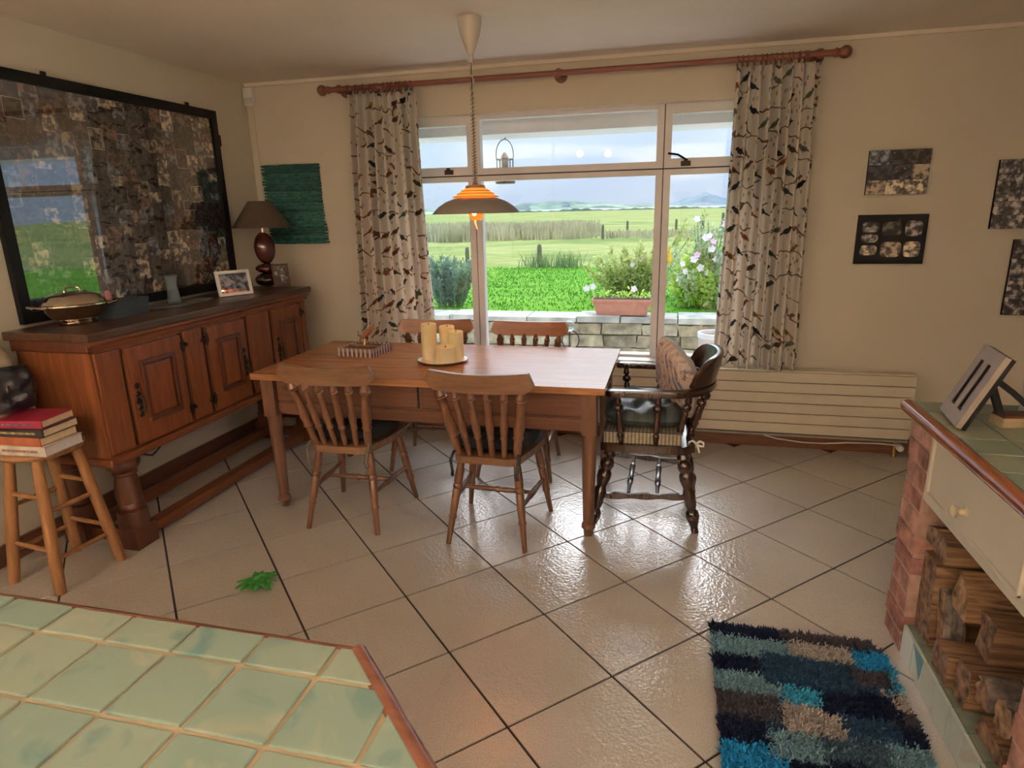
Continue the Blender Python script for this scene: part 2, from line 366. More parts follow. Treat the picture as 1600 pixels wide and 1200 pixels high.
def tube(bm, pts, r, seg=8, closed=False, flat=1.0):
    pts = [Vector(p) for p in pts]; n = len(pts); rings = []
    u = None
    for i, p in enumerate(pts):
        if closed: d = pts[(i + 1) % n] - pts[i - 1]
        else: d = pts[min(i + 1, n - 1)] - pts[max(i - 1, 0)]
        d.normalize()
        if u is None: u, v = frame_of(d)
        else:
            u = (u - d * u.dot(d)).normalized()
        v = d.cross(u).normalized()
        rr = r[i] if isinstance(r, (list, tuple)) else r
        rings.append([bm.verts.new(p + (u * math.cos(2 * PI * k / seg) * flat + v * math.sin(2 * PI * k / seg)) * rr) for k in range(seg)])
    m = n if closed else n - 1
    for i in range(m):
        a, b = rings[i], rings[(i + 1) % n]
        for k in range(seg): bm.faces.new((a[k], b[k], b[(k + 1) % seg], a[(k + 1) % seg]))
    if not closed: bm.faces.new(rings[0]); bm.faces.new(rings[-1][::-1])
    bmesh.ops.recalc_face_normals(bm, faces=bm.faces[:])
    return bm
def sweep_rect(bm, pts, w, h, closed=False):
    """flat bar of width w (in plan) and height h along a plan path"""
    pts = [Vector(p) for p in pts]; n = len(pts); rings = []
    for i, p in enumerate(pts):
        d = pts[min(i + 1, n - 1)] - pts[max(i - 1, 0)]; d.z = 0; d.normalize()
        s = Vector((d.y, -d.x, 0))
        ww = w[i] if isinstance(w, (list, tuple)) else w; hh = h[i] if isinstance(h, (list, tuple)) else h
        rings.append([bm.verts.new(p + s * a * ww / 2 + Vector((0, 0, b * hh / 2))) for a, b in ((-1, -1), (1, -1), (1, 1), (-1, 1))])
    for a, b in zip(rings, rings[1:]):
        for k in range(4): bm.faces.new((a[k], a[(k + 1) % 4], b[(k + 1) % 4], b[k]))
    bm.faces.new(rings[0][::-1]); bm.faces.new(rings[-1])
    bmesh.ops.recalc_face_normals(bm, faces=bm.faces[:])
    return bm
def sphere(bm, c, r, seg=14, sc3=(1, 1, 1)):
    bmesh.ops.create_uvsphere(bm, u_segments=seg, v_segments=max(6, seg // 2 + 2), radius=r, matrix=Matrix.Translation(c) @ Matrix.Diagonal((*sc3, 1)))
    return bm
def pillow_mesh(bm, sx, sy, h, nx=14, ny=14, wr=.0, seed=0, corner=.12, mtx=None):
    """soft cushion: closed grid, thick in the middle"""
    rnd = random.Random(seed); ph = [rnd.uniform(0, 6) for _ in range(6)]
    top, bot = [], []
    for j in range(ny + 1):
        ra, rb = [], []
        for i in range(nx + 1):
            a, b_ = i / nx * 2 - 1, j / ny * 2 - 1
            e = (max(0, 1 - abs(a) ** 3.2) * max(0, 1 - abs(b_) ** 3.2)) ** .45
            x = a * sx / 2 * (1 - corner * b_ * b_ * (a * a)); y = b_ * sy / 2 * (1 - corner * a * a * (b_ * b_))
            w = wr * (math.sin(a * 7 + ph[0] + b_ * 3) + math.sin(b_ * 9 + ph[1] - a * 4) + math.sin(a * 13 + b_ * 11 + ph[2]) * .6) * e
            ra.append(bm.verts.new((x, y, h / 2 * e + w)))
            rb.append(bm.verts.new((x, y, -h / 2 * e)) if (0 < i < nx and 0 < j < ny) else ra[-1])
        top.append(ra); bot.append(rb)
    for j in range(ny):
        for i in range(nx):
            bm.faces.new((top[j][i], top[j][i + 1], top[j + 1][i + 1], top[j + 1][i]))
            q = (bot[j][i], bot[j + 1][i], bot[j + 1][i + 1], bot[j][i + 1])
            if len(set(q)) == 4: 
                try: bm.faces.new(q)
                except ValueError: pass
    if mtx is not None:
        for v in bm.verts: v.co = mtx @ v.co
    return bm
def link_copy(o, parent=None):
    c = o.copy(); COL.objects.link(c)
    if parent is not None: c.parent = parent
    for ch in [k for k in bpy.data.objects if k.parent == o]: link_copy(ch, c)
    return c
def clip_poly(poly, planes):
    """keep points with nx*x+ny*y<=d"""
    for nx, ny, d in planes:
        out = []
        for i in range(len(poly)):
            a, b_ = poly[i], poly[(i + 1) % len(poly)]
            fa, fb = nx * a[0] + ny * a[1] - d, nx * b_[0] + ny * b_[1] - d
            if fa <= 0: out.append(a)
            if (fa < 0 < fb) or (fb < 0 < fa):
                t = fa / (fa - fb); out.append((a[0] + t * (b_[0] - a[0]), a[1] + t * (b_[1] - a[1])))
        poly = out
        if len(poly) < 3: return []
    return poly
def poly_area(p): return abs(sum(p[i][0] * p[(i + 1) % len(p)][1] - p[(i + 1) % len(p)][0] * p[i][1] for i in range(len(p)))) / 2

# ------------------------------------------------------------------ room shell
XL, XR, YB, YK, ZC = -3.0, 2.6, 4.33, -3.6, 2.465
WX0, WX1, WZ0, WZ1 = -1.98, 0.55, 0.555, 2.18          # window opening
floor = struct(obj('floor', bx(XL - .2, XR + .2, YK - .2, YB + .15, -.12, -.005), 'grout'))
S = .42; off = Vector((-2.22459, 2.18682)); c45 = math.sqrt(.5)
def tile_pt(u, v): return (off.x + (u * c45 - v * c45) * S, off.y + (u * c45 + v * c45) * S)
g = .0046 / S
for iu in range(-6, 18):
    for iv in range(-10, 12):
        q = [tile_pt(iu + g, iv + g), tile_pt(iu + 1 - g, iv + g), tile_pt(iu + 1 - g, iv + 1 - g), tile_pt(iu + g, iv + 1 - g)]
        q = clip_poly(q, [(-1, 0, -(XL + .001)), (1, 0, XR - .001), (0, 1, YB - .001), (0, -1, -.55)])
        if len(q) < 3 or poly_area(q) < .004: continue
        cx, cy = sum(p[0] for p in q) / len(q), sum(p[1] for p in q) / len(q)
        t = obj('tile', prism(B(), [(x - cx, y - cy) for x, y in q], -.005, 0), 'floor_tile', floor, (cx, cy, 0), bevel=.0012)
struct(obj('floor_kitchen', bx(XL, XR, YK, .55, -.005, 0), 'floor_tile')).name = 'floor.001'
struct(obj('ceiling', bx(XL - .2, XR + .2, YK - .2, YB + .3, ZC, ZC + .25), 'ceiling'))
struct(obj('wall_left', bx(XL - .2, XL, YK, YB, 0, ZC), 'wall'))
bm = B(); KY0, KY1, KZ0, KZ1 = -3.3, -.1, .9, 2.2      # unseen window added for fill daylight, right wall behind the camera
box(bm, XR, XR + .2, YK, KY0, 0, ZC); box(bm, XR, XR + .2, KY1, YB, 0, ZC); box(bm, XR, XR + .2, KY0, KY1, 0, KZ0); box(bm, XR, XR + .2, KY0, KY1, KZ1, ZC)
struct(obj('wall_right', bm, 'wall'))
kw = struct(bpy.data.objects.new('fill_window', None)); COL.objects.link(kw); kw.location = (XR + .1, 0, 0)
bm = B()
for y in (KY0, -2.25, -1.2, KY1 - .05): box(bm, -.03, .03, y, y + .05, KZ0, KZ1)
box(bm, -.029, .029, KY0, KY1, KZ0, KZ0 + .05); box(bm, -.029, .029, KY0, KY1, KZ1 - .05, KZ1)
obj('window_frame', bm, 'frame_white', kw); obj('pane', bx(-.003, .003, KY0 + .02, KY1 - .02, KZ0 + .02, KZ1 - .02), 'pane', kw)
struct(obj('wall_front', bx(XL, XR, YK - .2, YK, 0, ZC), 'wall'))
struct(obj('yard', bx(XR + .2, 80, -80, 4.3, -.3, -.12), plain('yard_gravel', (.30, .28, .24), .9))).name = 'ground'
bm = B()
box(bm, XL - .2, WX0, YB, YB + .28, -.12, ZC); box(bm, WX1, XR + .2, YB, YB + .28, -.12, ZC)
box(bm, WX0, WX1, YB, YB + .28, -.12, WZ0); box(bm, WX0, WX1, YB, YB + .28, WZ1, ZC)
struct(obj('wall_back', bm, 'wall'))
struct(obj('baseboard_back', bx(XL + .02, XR, YB - .018, YB, 0, .10), 'skirting', bevel=.003))
struct(obj('baseboard_left', bx(XL, XL + .018, .9, YB, 0, .10), 'skirting_y', bevel=.003))
# chimney breast at the back of the hob counter
struct(obj('wall_chimney', bx(1.10, 1.9, .3, 2.30, .8935, ZC), 'cream_paint'))
# coving line above the window
struct(obj('trim_1', bx(XL + .01, XR, YB - .022, YB, ZC - .022, ZC), 'ceiling', bevel=.008))

# ------------------------------------------------------------------ window
YW = 4.42
win = struct(bpy.data.objects.new('window_1', None)); COL.objects.link(win); win.location = (0, YW, 0)
cols = [(WX0, -1.344), (-1.338, -.090), (-.084, WX1)]; rows = [(WZ0, 1.792), (1.800, WZ1)]
for ci, (x0, x1) in enumerate(cols):
    for ri, (z0, z1) in enumerate(rows):
        bm = B(); w = .043; wb = .046; wt = .04
        if ri == 0: wb, wt = .03, .034
        if ri == 1 and ci != 1: wb, wt = .056, .06
        if ri == 1 and ci == 1: wb, wt = .042, .030
        box(bm, x0, x0 + w, -.03, .035, z0, z1); box(bm, x1 - w, x1, -.03, .035, z0, z1)
        box(bm, x0 + w, x1 - w, -.03, .035, z0, z0 + wb); box(bm, x0 + w, x1 - w, -.03, .035, z1 - wt, z1)
        f = obj('window_frame', bm, 'frame_white', win, bevel=.004)
        obj('pane', bx(x0 + w - .004, x1 - w + .004, .002, .006, z0 + wb - .004, z1 - wt + .004), 'pane', f)
bm = B()
for x in (-1.341, -.087): box(bm, x - .003, x + .003, -.02, .03, WZ0, WZ1)
box(bm, WX0, WX1, -.02, .03, 1.792, 1.800)
obj('gasket', bm, 'frame_gap', win)
for x, a in ((-1.52, 0.0), (.05, .28)):
    bm = B(); box(bm, x - .03, x + .03, -.045, -.03, 1.808, 1.838); box(bm, x - .012, x + .012, -.06, -.045, 1.815, 1.85)
    if a: tube(bm, [(x, -.06, 1.845), (x - .05, -.07, 1.875), (x - .11, -.065, 1.885)], .007, 6)
    obj('window_stay', bm, 'iron', win)
struct(obj('window_sill', bx(WX0 + .004, WX1 - .004, YB - .06, YW - .031, WZ0 - .009, WZ0 + .014), 'cream_paint', bevel=.006)).name = 'trim_2'
# eaves outside
struct(obj('eaves_soffit', bx(-7, 5, YB + .281, 4.96, 2.078, 2.5), plain('soffit_paint', (.90, .88, .90), .7, var=.03))).name = 'trim_3'

# ------------------------------------------------------------------ garden and countryside
def grass_mat(name, stops, scale, yscale=3.0, bmp=.3):
    m, nt, b = new_mat(name)
    n1 = N(nt, 'ShaderNodeTexNoise', Scale=scale, Detail=6.0); nt.links.new(coords(nt, (1, yscale, 1)), n1.inputs['Vector'])
    n2 = N(nt, 'ShaderNodeTexNoise', Scale=scale * 9, Detail=4.0); nt.links.new(coords(nt, (1, 2, 1)), n2.inputs['Vector'])
    f = math_n(nt, 'ADD', math_n(nt, 'MULTIPLY', n1.outputs['Fac'], .65), math_n(nt, 'MULTIPLY', n2.outputs['Fac'], .35))
    nt.links.new(ramp(nt, f, stops), b.inputs['Base Color']); b.inputs['Roughness'].default_value = .95; b.inputs['Specular IOR Level'].default_value = .1
    bump(nt, b, n2.outputs['Fac'], bmp, .05); return m
M['lawn'] = grass_mat('mown_grass', [(.38, (.085, .25, .014)), (.5, (.12, .31, .019)), (.62, (.165, .36, .032))], .9)
M['field'] = grass_mat('rough_pasture', [(.36, (.12, .20, .042)), (.48, (.22, .275, .066)), (.56, (.33, .345, .12)), (.66, (.20, .275, .072))], .16, 2.2)
M['stone'] = varied('garden_stone', [(.40, .33, .21), (.47, .40, .26), (.36, .30, .20), (.52, .46, .33), (.43, .37, .25)], .9, 9, .35, .6)
M['coping'] = varied('coping_slab', [(.52, .51, .44), (.58, .56, .48), (.48, .46, .40)], .9, 6, .25, .4)
M['terracotta'] = plain('terracotta_plastic', (.50, .21, .14), .6, var=.12, scale=14)
M['post'] = plain('weathered_post', (.15, .14, .095), .9, var=.25)
struct(obj('lawn', bx(-16, 9, 6.9, 12.75, .25, .45), 'lawn'))
struct(obj('terrace', bx(-12, 6, 4.62, 6.62, -.25, -.1), plain('pale_paving', (.68, .66, .64), .85, var=.1, scale=3)))
bm = B()
nx_, ny_ = 60, 70
vs = []
for j in range(ny_ + 1):
    y = 12.75 + (j / ny_) ** 2.6 * 690
    row = []
    for i in range(nx_ + 1):
        x = (i / nx_ - .5) * (60 + (y - 12) * 2.2)
        z = .44 + .05 * math.sin(x * .9 + y * .4) * math.sin(y * .55 + x * .2) * (1 if y > 13.5 else .2)
        row.append(bm.verts.new((x, y, z)))
    vs.append(row)
for j in range(ny_):
    for i in range(nx_): bm.faces.new((vs[j][i], vs[j][i + 1], vs[j + 1][i + 1], vs[j + 1][i]))
struct(obj('field', bm, 'field', smooth=True))

def hill(name, az0, az1, dist, prof, mat, depth):
    """a rounded ridge: prof(t) = height in metres along it"""
    bm = B(); n, k = 90, 8; rows_ = []
    for j in range(k + 1):
        q = j / k; r = []
        for i in range(n + 1):
            t = i / n; a = math.radians(az0 + (az1 - az0) * t); d = dist + depth * q
            h = prof(t) * math.sin(PI * min(1, q * .98 + .01)) ** .8
            r.append(bm.verts.new((d * math.sin(a), d * math.cos(a), .3 + h)))
        rows_.append(r)
    for j in range(k):
        for i in range(n): bm.faces.new((rows_[j][i], rows_[j][i + 1], rows_[j + 1][i + 1], rows_[j + 1][i]))
    return struct(obj(name, bm, mat, smooth=True))
def hill_mat(name, a, c, scale):
    m, nt, b = new_mat(name)
    vo = N(nt, 'ShaderNodeTexVoronoi', Scale=scale); vo.feature = 'F1'; nt.links.new(coords(nt, (1, 1, 3)), vo.inputs['Vector'])
    nz = N(nt, 'ShaderNodeTexNoise', Scale=scale * 2.5, Detail=6.0); nt.links.new(coords(nt, (1, 1, 2)), nz.inputs['Vector'])
    sp = nt.nodes.new('ShaderNodeSeparateColor'); nt.links.new(vo.outputs['Color'], sp.inputs[0])
    f = math_n(nt, 'ADD', math_n(nt, 'MULTIPLY', sp.outputs[0], .45), math_n(nt, 'MULTIPLY', nz.outputs['Fac'], .6))
    nt.links.new(ramp(nt, f, [(.32, a), (.75, c)]), b.inputs['Base Color']); b.inputs['Roughness'].default_value = 1; b.inputs['Specular IOR Level'].default_value = 0
    return m
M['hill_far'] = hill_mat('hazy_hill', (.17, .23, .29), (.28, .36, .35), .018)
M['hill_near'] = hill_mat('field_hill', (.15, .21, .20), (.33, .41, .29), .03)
M['hedge'] = plain('far_hedge', (.085, .13, .085), 1, var=.3, scale=.2)
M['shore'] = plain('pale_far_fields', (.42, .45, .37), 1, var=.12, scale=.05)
def ridge(peaks, base):
    return lambda t: base + sum(h * math.exp(-((t - c) / w) ** 2) for c, h, w in peaks) + .5 * math.sin(t * 60) * (.6 + .4 * math.sin(t * 17))
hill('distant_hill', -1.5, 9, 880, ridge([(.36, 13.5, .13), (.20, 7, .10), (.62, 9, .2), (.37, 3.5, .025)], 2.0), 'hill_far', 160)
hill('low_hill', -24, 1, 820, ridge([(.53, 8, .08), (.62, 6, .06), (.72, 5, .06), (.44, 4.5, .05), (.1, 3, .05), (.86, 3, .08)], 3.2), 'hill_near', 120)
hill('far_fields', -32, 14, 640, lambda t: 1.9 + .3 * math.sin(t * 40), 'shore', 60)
hill('far_hedge_row', -15, 14, 420, lambda t: 1.5 * (.55 + .45 * math.sin(t * 90) ** 2) + .6 * math.sin(t * 33) * math.sin(t * 7), 'hedge', 6)
hs = thing('cottage', 'tiny white cottage far off below the low hill', 'house', (-97, 600, 1.6))
hs.scale = (.62, .62, .62)
bm = bx(-5, 5, -3, 3, -2, 3.6); obj('walls', bm, plain('whitewash', (.85, .85, .85), .8), hs)
bm = prism(B(), [(-3.4, 0), (3.4, 0), (0, 2.6)], -5.2, 5.2, Matrix.Translation((0, 0, 3.6)) @ Matrix(((0, 0, 1, 0), (1, 0, 0, 0), (0, 1, 0, 0), (0, 0, 0, 1)))); obj('roof', bm, plain('slate', (.2, .22, .25), .8), hs)
obj('chimney', bx(3.6, 4.6, -.5, .5, 5, 7.2), 'stone', hs)
# fence posts
for i, (x, y, h, w, lab) in enumerate([
    (-4.08, 12.66, .43, .045, 'wooden fence post at the lawn edge above the low shrub'),
    (-2.63, 12.9, .46, .05, 'wooden fence post at the lawn edge with weeds round its foot'),
    (-2.6, 24.6, .55, .05, 'small far fence post right of the tall dry grass'),
    (-1.98, 28.7, .6, .05, 'small far fence post just left of the right window mullion'),
    (-.75, 30.5, .65, .05, 'small far fence post hidden partly by the right window mullion'),
    (.06, 31, .6, .06, 'small far fence post above the flowering bush, leftmost of those in the right pane'),
    (1.3, 33, .75, .07, 'small far fence post above the pink flowers, second in the right pane'),
    (2.35, 35, .8, .07, 'small far fence post at the edge of the right curtain')]):
    p = obj('fence_post', lathe(B(), (0, 0, -.2), (0, 0, h), [(0, w), (.9, w * .95), (.97, w * .8), (1, w * .5)], 8), 'post', None, (x, y, .44))
    tag(p, lab, 'post', 'fence posts beyond the lawn')
# grasses
def blades(name, n, area, h, w, mat, seed, parent=None, base=0.44, lean=.25):
    rnd = random.Random(seed); V, F = [], []
    for _ in range(n):
        x, y = area(rnd); hh = h * rnd.uniform(.55, 1.1); a = rnd.uniform(0, PI); dx, dy = math.cos(a) * w / 2, math.sin(a) * w / 2
        lx, ly = rnd.uniform(-lean, lean) * hh, rnd.uniform(-lean, lean) * hh; k = len(V)
        V += [(x - dx, y - dy, base - .02), (x + dx, y + dy, base - .02), (x + dx * .6 + lx * .5, y + dy * .6 + ly * .5, base + hh * .6), (x - dx * .6 + lx * .5, y - dy * .6 + ly * .5, base + hh * .6), (x + lx, y + ly, base + hh)]
        F += [(k, k + 1, k + 2, k + 3), (k + 3, k + 2, k + 4)]
    return pyobj(name, V, F, mat, parent, kind='stuff')
M['dry_grass'] = plain('dry_tall_grass', (.50, .46, .29), 1, var=.4, scale=.8)
M['weed'] = plain('weed_green', (.27, .36, .15), 1, var=.4, scale=2)
M['blade'] = plain('lawn_blade', (.12, .31, .02), 1, var=.2, scale=3)
def band(rnd):
    x = rnd.uniform(-13, -3.6); y = 24.6 + rnd.uniform(0, 7) + .3 * math.sin(x)
    return x, y + (1.5 if rnd.random() < .3 else 0)
t = blades('tall_dry_grass', 7000, band, .66, .07, 'dry_grass', 3); t['label'] = 'band of tall dry grass across the far field'; t['category'] = 'grass'
def band2(rnd):
    x = rnd.uniform(-3.6, 6); return x, 25 + rnd.uniform(0, 4)
t = blades('rough_grass', 1200, band2, .3, .08, 'dry_grass', 4); t['label'] = 'low rough grass along the far fence line'; t['category'] = 'grass'
t = blades('lawn_grass', 9000, lambda r: (r.uniform(-5.2, 1.6), r.uniform(6.96, 12.7)),   .03, .02, 'blade', 5, base=.45, lean=.6); t['label'] = 'short bright green grass of the lawn'; t['category'] = 'grass'
def weeds(cx, cy, n, h, seed, lab):
    w = blades('weed_tuft', n, lambda r: (cx + r.gauss(0, .16), cy + r.gauss(0, .1)), h, .018, 'weed', seed, base=.44, lean=.5); w['label'] = lab; w['category'] = 'weeds'
weeds(-2.63, 12.84, 130, .33, 8, 'tuft of weeds round the foot of the middle fence post')
weeds(-2.05, 12.8, 140, .36, 9, 'tuft of weeds right of the middle fence post')
weeds(-4.6, 12.78, 120, .22, 10, 'tuft of weeds left of the left fence post')
# low stone wall
gw = thing('garden_wall', 'low dry stone garden wall with flat coping outside the window', 'wall', (0, 6.6, -.1))
obj('core', bx(-4.2, 2.2, .03, .33, 0, .53), plain('sandy_mortar', (.27, .22, .15), .95, var=.3, scale=20), gw)
rnd = random.Random(11)
zz = 0.0
for rh in (.12, .15, .13, .12):
    x = -3.6 - rnd.uniform(0, .2)
    while x < 1.6:
        w = rnd.uniform(.16, .44); hh = rh - .012
        bm = B(); j = lambda: rnd.uniform(-.012, .012)
        prism(bm, [(x + .006 + j(), zz + j() * .5), (x + w - .006 + j(), zz + j() * .5), (x + w - .006 + j(), zz + hh + j()), (x + w * .5, zz + hh + j()), (x + .006 + j(), zz + hh + j())], 0, .07 + rnd.uniform(-.018, .018), Matrix(((1, 0, 0, 0), (0, 0, -1, .06), (0, 1, 0, 0), (0, 0, 0, 1))))
        obj('stone', bm, 'stone', gw, bevel=.008); x += w
    zz += rh
x = -3.7
while x < 1.7:
    w = rnd.uniform(.3, .62); h = rnd.uniform(.045, .062)
    obj('coping_stone', box(B(), x, x + w - .012, -.035 + rnd.uniform(-.02, .01), .36, .525, .525 + h), 'coping', gw, bevel=.008); x += w
# planting
def leaves(name, n, pts, size, mat, parent, seed, up=.3, aspect=.45, kind='stuff'):
    rnd = random.Random(seed); V, F = [], []
    for _ in range(n):
        c = Vector(pts(rnd)); d = Vector((rnd.gauss(0, 1), rnd.gauss(0, 1), rnd.gauss(up, .8))).normalized(); u, v = frame_of(d)
        a = rnd.uniform(0, 2 * PI); sd = u * math.cos(a) + v * math.sin(a); L = size * rnd.uniform(.6, 1.3); k = len(V)
        V += [c, c + d * L * .5 + sd * L * aspect / 2, c + d * L, c + d * L * .5 - sd * L * aspect / 2]; F.append((k, k + 1, k + 2, k + 3))
    return pyobj(name, [tuple(v) for v in V], F, mat, parent, kind=kind)
def leaf_mat(name, stops, scale=14):
    m, nt, b = new_mat(name); nz = N(nt, 'ShaderNodeTexNoise', Scale=scale, Detail=3.0); nt.links.new(coords(nt), nz.inputs['Vector'])
    c = ramp(nt, nz.outputs['Fac'], stops); nt.links.new(c, b.inputs['Base Color']); b.inputs['Roughness'].default_value = .6
    tr = nt.nodes.new('ShaderNodeBsdfTranslucent'); nt.links.new(c, tr.inputs['Color']); mx = nt.nodes.new('ShaderNodeMixShader'); mx.inputs[0].default_value = .5
    o = nt.nodes['Material Output']; nt.links.new(b.outputs[0], mx.inputs[1]); nt.links.new(tr.outputs[0], mx.inputs[2]); nt.links.new(mx.outputs[0], o.inputs['Surface']); return m
M['hebe'] = leaf_mat('grey_green_leaf', [(.35, (.13, .24, .15)), (.65, (.30, .42, .33))])
M['lime'] = leaf_mat('lime_leaf', [(.35, (.36, .56, .06)), (.5, (.55, .76, .12)), (.68, (.72, .84, .3))])
M['olive'] = leaf_mat('yellow_green_leaf', [(.35, (.36, .42, .12)), (.5, (.56, .62, .22)), (.68, (.70, .70, .36))])
M['pale_leaf'] = leaf_mat('pale_leaf', [(.35, (.30, .45, .20)), (.65, (.60, .68, .45))])
M['stem'] = plain('green_stem', (.16, .24, .09), .8, var=.2)
M['petal'] = plain('pink_petal', (.80, .52, .68), .7, var=.12, scale=60)
M['petal_pale'] = plain('pale_pink_petal', (.86, .76, .84), .7, var=.08, scale=60)
M['petal_yellow'] = plain('yellow_petal', (.80, .55, .05), .7, var=.15, scale=50)
def flower(parent, c, r, mat, seed):
    rnd = random.Random(seed); bm = B(); d = Vector((rnd.uniform(-.4, .4), -1, rnd.uniform(.0, .6))).normalized(); u, v = frame_of(d); c = Vector(c)
    n = 5
    for i in range(n):
        a = 2 * PI * i / n + seed; e = u * math.cos(a) + v * math.sin(a); s = d.cross(e)
        p = [c, c + e * r * .55 + s * r * .42 + d * r * .12, c + e * r + d * r * .25, c + e * r * .55 - s * r * .42 + d * r * .12]
        bm.faces.new([bm.verts.new(q) for q in p])
    sphere(bm, c + d * r * .08, r * .16, 6)
    return obj('flower', bm, mat, parent)
def ell_pts(cx, cy, cz, rx, ry, rz, hollow=.5):
    def f(r):
        d = Vector((r.gauss(0, 1), r.gauss(0, 1), r.gauss(0, 1))).normalized() * r.uniform(hollow, 1) ** .6
        return (cx + d.x * rx, cy + d.y * ry, max(.0, cz + d.z * rz))
    return f
sh = thing('grey_shrub', 'grey green bushy shrub with upright shoots at the left pane', 'shrub', (-2.58, 7.35, .45))
bm = B(); rnd = random.Random(5); tips = []
for i in range(46):
    x, y = rnd.uniform(-.3, .27), rnd.gauss(0, .12); h = rnd.uniform(.34, .60)
    tube(bm, [(x * .4, y * .4, -.02), (x * .8, y * .8, h * .6), (x, y, h)], [.008, .006, .003], 4); tips.append((x, y, h))
obj('stems', bm, 'stem', sh, kind='stuff')
def shoot(r):
    x, y, h = r.choice(tips); t = r.uniform(.12, 1); return (x * (.4 + .6 * t) + r.gauss(0, .014), y * (.4 + .6 * t) + r.gauss(0, .014), h * t)
leaves('foliage', 9000, shoot, .04, 'hebe', sh, 21, .8, .4)
bu = thing('flowering_bush', 'tall lime green bush with pink flowers behind the right pane', 'bush', (.35, 7.6, .45))
bm = B(); rnd = random.Random(6); tips = []
for i in range(60):
    x, y = rnd.gauss(.03, .26), rnd.gauss(0, .2); h = rnd.uniform(.35, 1.0) if x > -.15 else rnd.uniform(.3, .7)
    tube(bm, [(x * .3, y * .3, -.02), (x * .7, y * .7, h * .6), (x, y, h)], [.009, .006, .003], 4); tips.append((x, y, h))
obj('stems', bm, 'stem', bu, kind='stuff')
leaves('foliage', 4200, ell_pts(.06, 0, .30, .40, .22, .36, .2), .075, 'lime', bu, 22, .3, .6)
leaves('lower_foliage', 4200, ell_pts(.08, -.04, .2, .42, .22, .26, .2), .085, 'lime', bu, 29, .5, .6)
leaves('pale_foliage', 5200, shoot, .055, 'pale_leaf', bu, 23, .6, .4)
for i, (x, z) in enumerate([(-.02, .78), (.02, .80), (.06, .74), (.18, .92), (.23, .88), (.26, .95), (.24, .80), (.20, .70), (.13, .62), (.17, .58), (.10, .55), (-.10, .60), (-.13, .55), (-.22, .42), (-.25, .50), (-.06, .46), (.02, .40), (-.16, .36), (-.27, .33), (-.12, .98), (.28, .68), (.05, .66)]):
    flower(bu, (x, -.2, z), .042 if i % 3 else .05, 'petal' if i in (2, 3, 4, 5, 6, 7, 9, 11) else 'petal_pale', i)
yb = thing('yellow_flower', 'yellow torch flower beside the right window mullion', 'flower', (-.08, 7.3, .45))
bm = tube(B(), [(0, 0, -.02), (.01, 0, .35), (.0, 0, .56)], .007, 5); obj('stem', bm, 'stem', yb)
for k in range(3):
    bm = B(); lathe(bm, (-.05 + k * .045, 0, .5 + .03 * (k == 1)), (-.045 + k * .05, 0, .69 + .04 * (k == 1)), [(0, .012), (.2, .025), (.7, .022), (1, .004)], 7); obj('flower_head', bm, 'petal_yellow', yb)
ob = thing('yellow_green_bush', 'yellow green leafy bush just left of the right window mullion', 'bush', (-.52, 8.5, .45))
bm = B(); tips = []
for i in range(40):
    x, y = rnd.gauss(0, .3), rnd.gauss(0, .15); h = rnd.uniform(.25, .62) + max(0, x) * .55
    tube(bm, [(x * .3, y * .3, -.02), (x * .7, y * .7, h * .6), (x, y, h)], [.008, .005, .003], 4); tips.append((x, y, h))
obj('stems', bm, 'stem', ob, kind='stuff')
leaves('foliage', 6000, shoot, .065, 'olive', ob, 24, .5, .4)
leaves('low_foliage', 1800, ell_pts(.12, 0, .2, .4, .22, .24, .2), .06, 'olive', ob, 25, .5, .35)
flower(ob, (.12, -.2, .5), .05, 'petal_pale', 3); flower(ob, (.02, -.2, .42), .035, 'petal_pale', 4)
tr = thing('flower_trough', 'long terracotta flower trough standing on the garden wall', 'planter', (-.5, 6.74, .487))
bm = B()
for s in (1,):
    prism(bm, [(-.255, 0), (.255, 0), (.3, .15), (-.3, .15)], -.075, .075, Matrix(((1, 0, 0, 0), (0, 0, -1, 0), (0, 1, 0, 0), (0, 0, 0, 1))))
obj('trough', bm, 'terracotta', tr, bevel=.01); obj('rim', bx(-.312, .312, -.092, .092, .14, .165), 'terracotta', tr, bevel=.006)
obj('soil', bx(-.29, .29, -.07, .07, .16, .172), plain('soil', (.05, .035, .02), 1), tr)
bm = B(); hd = [(-.37, -.02, .27), (-.30, -.02, .29), (.12, -.03, .27)]
for q in hd: tube(bm, [(q[0] * .8, 0, .165), (q[0] * .9, -.01, .22), q], .005, 5)
obj('stems', bm, 'stem', tr)
for i, q in enumerate(hd): flower(tr, q, .04, 'petal_pale', i + 30)
leaves('foliage', 160, lambda r: (r.uniform(-.3, .3), r.uniform(-.06, .06), .17 + abs(r.gauss(0, .035))), .04, 'lime', tr, 26, .6, .5)
pt = thing('tall_planter', 'tall pinkish white planter on the terrace beside the right curtain', 'planter', (.36, 5.5, -.1))
obj('pot', revolve(B(), [(.10, 0), (.115, .3), (.13, .60), (.13, .62), (.115, .62), (.11, .56), (0, .56)], 24), plain('pinkish_pot', (.62, .50, .47), .6), pt, smooth=True)
obj('rim', revolve(B(), [(.128, .60), (.139, .605), (.139, .645), (.12, .645), (.12, .60)], 24), plain('pale_rim', (.68, .72, .74), .5), pt, smooth=True)
gl = thing('glass_ball_ornament', 'clear glass ball on a black wire hoop outside the window', 'ornament', (-.86, 5.5, -.1))
obj('stake', tube(B(), [(0, 0, 0), (0, 0, .62)], .007, 6), 'wire', gl)
obj('hoop', tube(B(), [(.075 * math.sin(2 * PI * i / 20) + .01, 0, .55 + .085 * math.cos(2 * PI * i / 20)) for i in range(20)], .006, 6, closed=True), 'wire', gl)
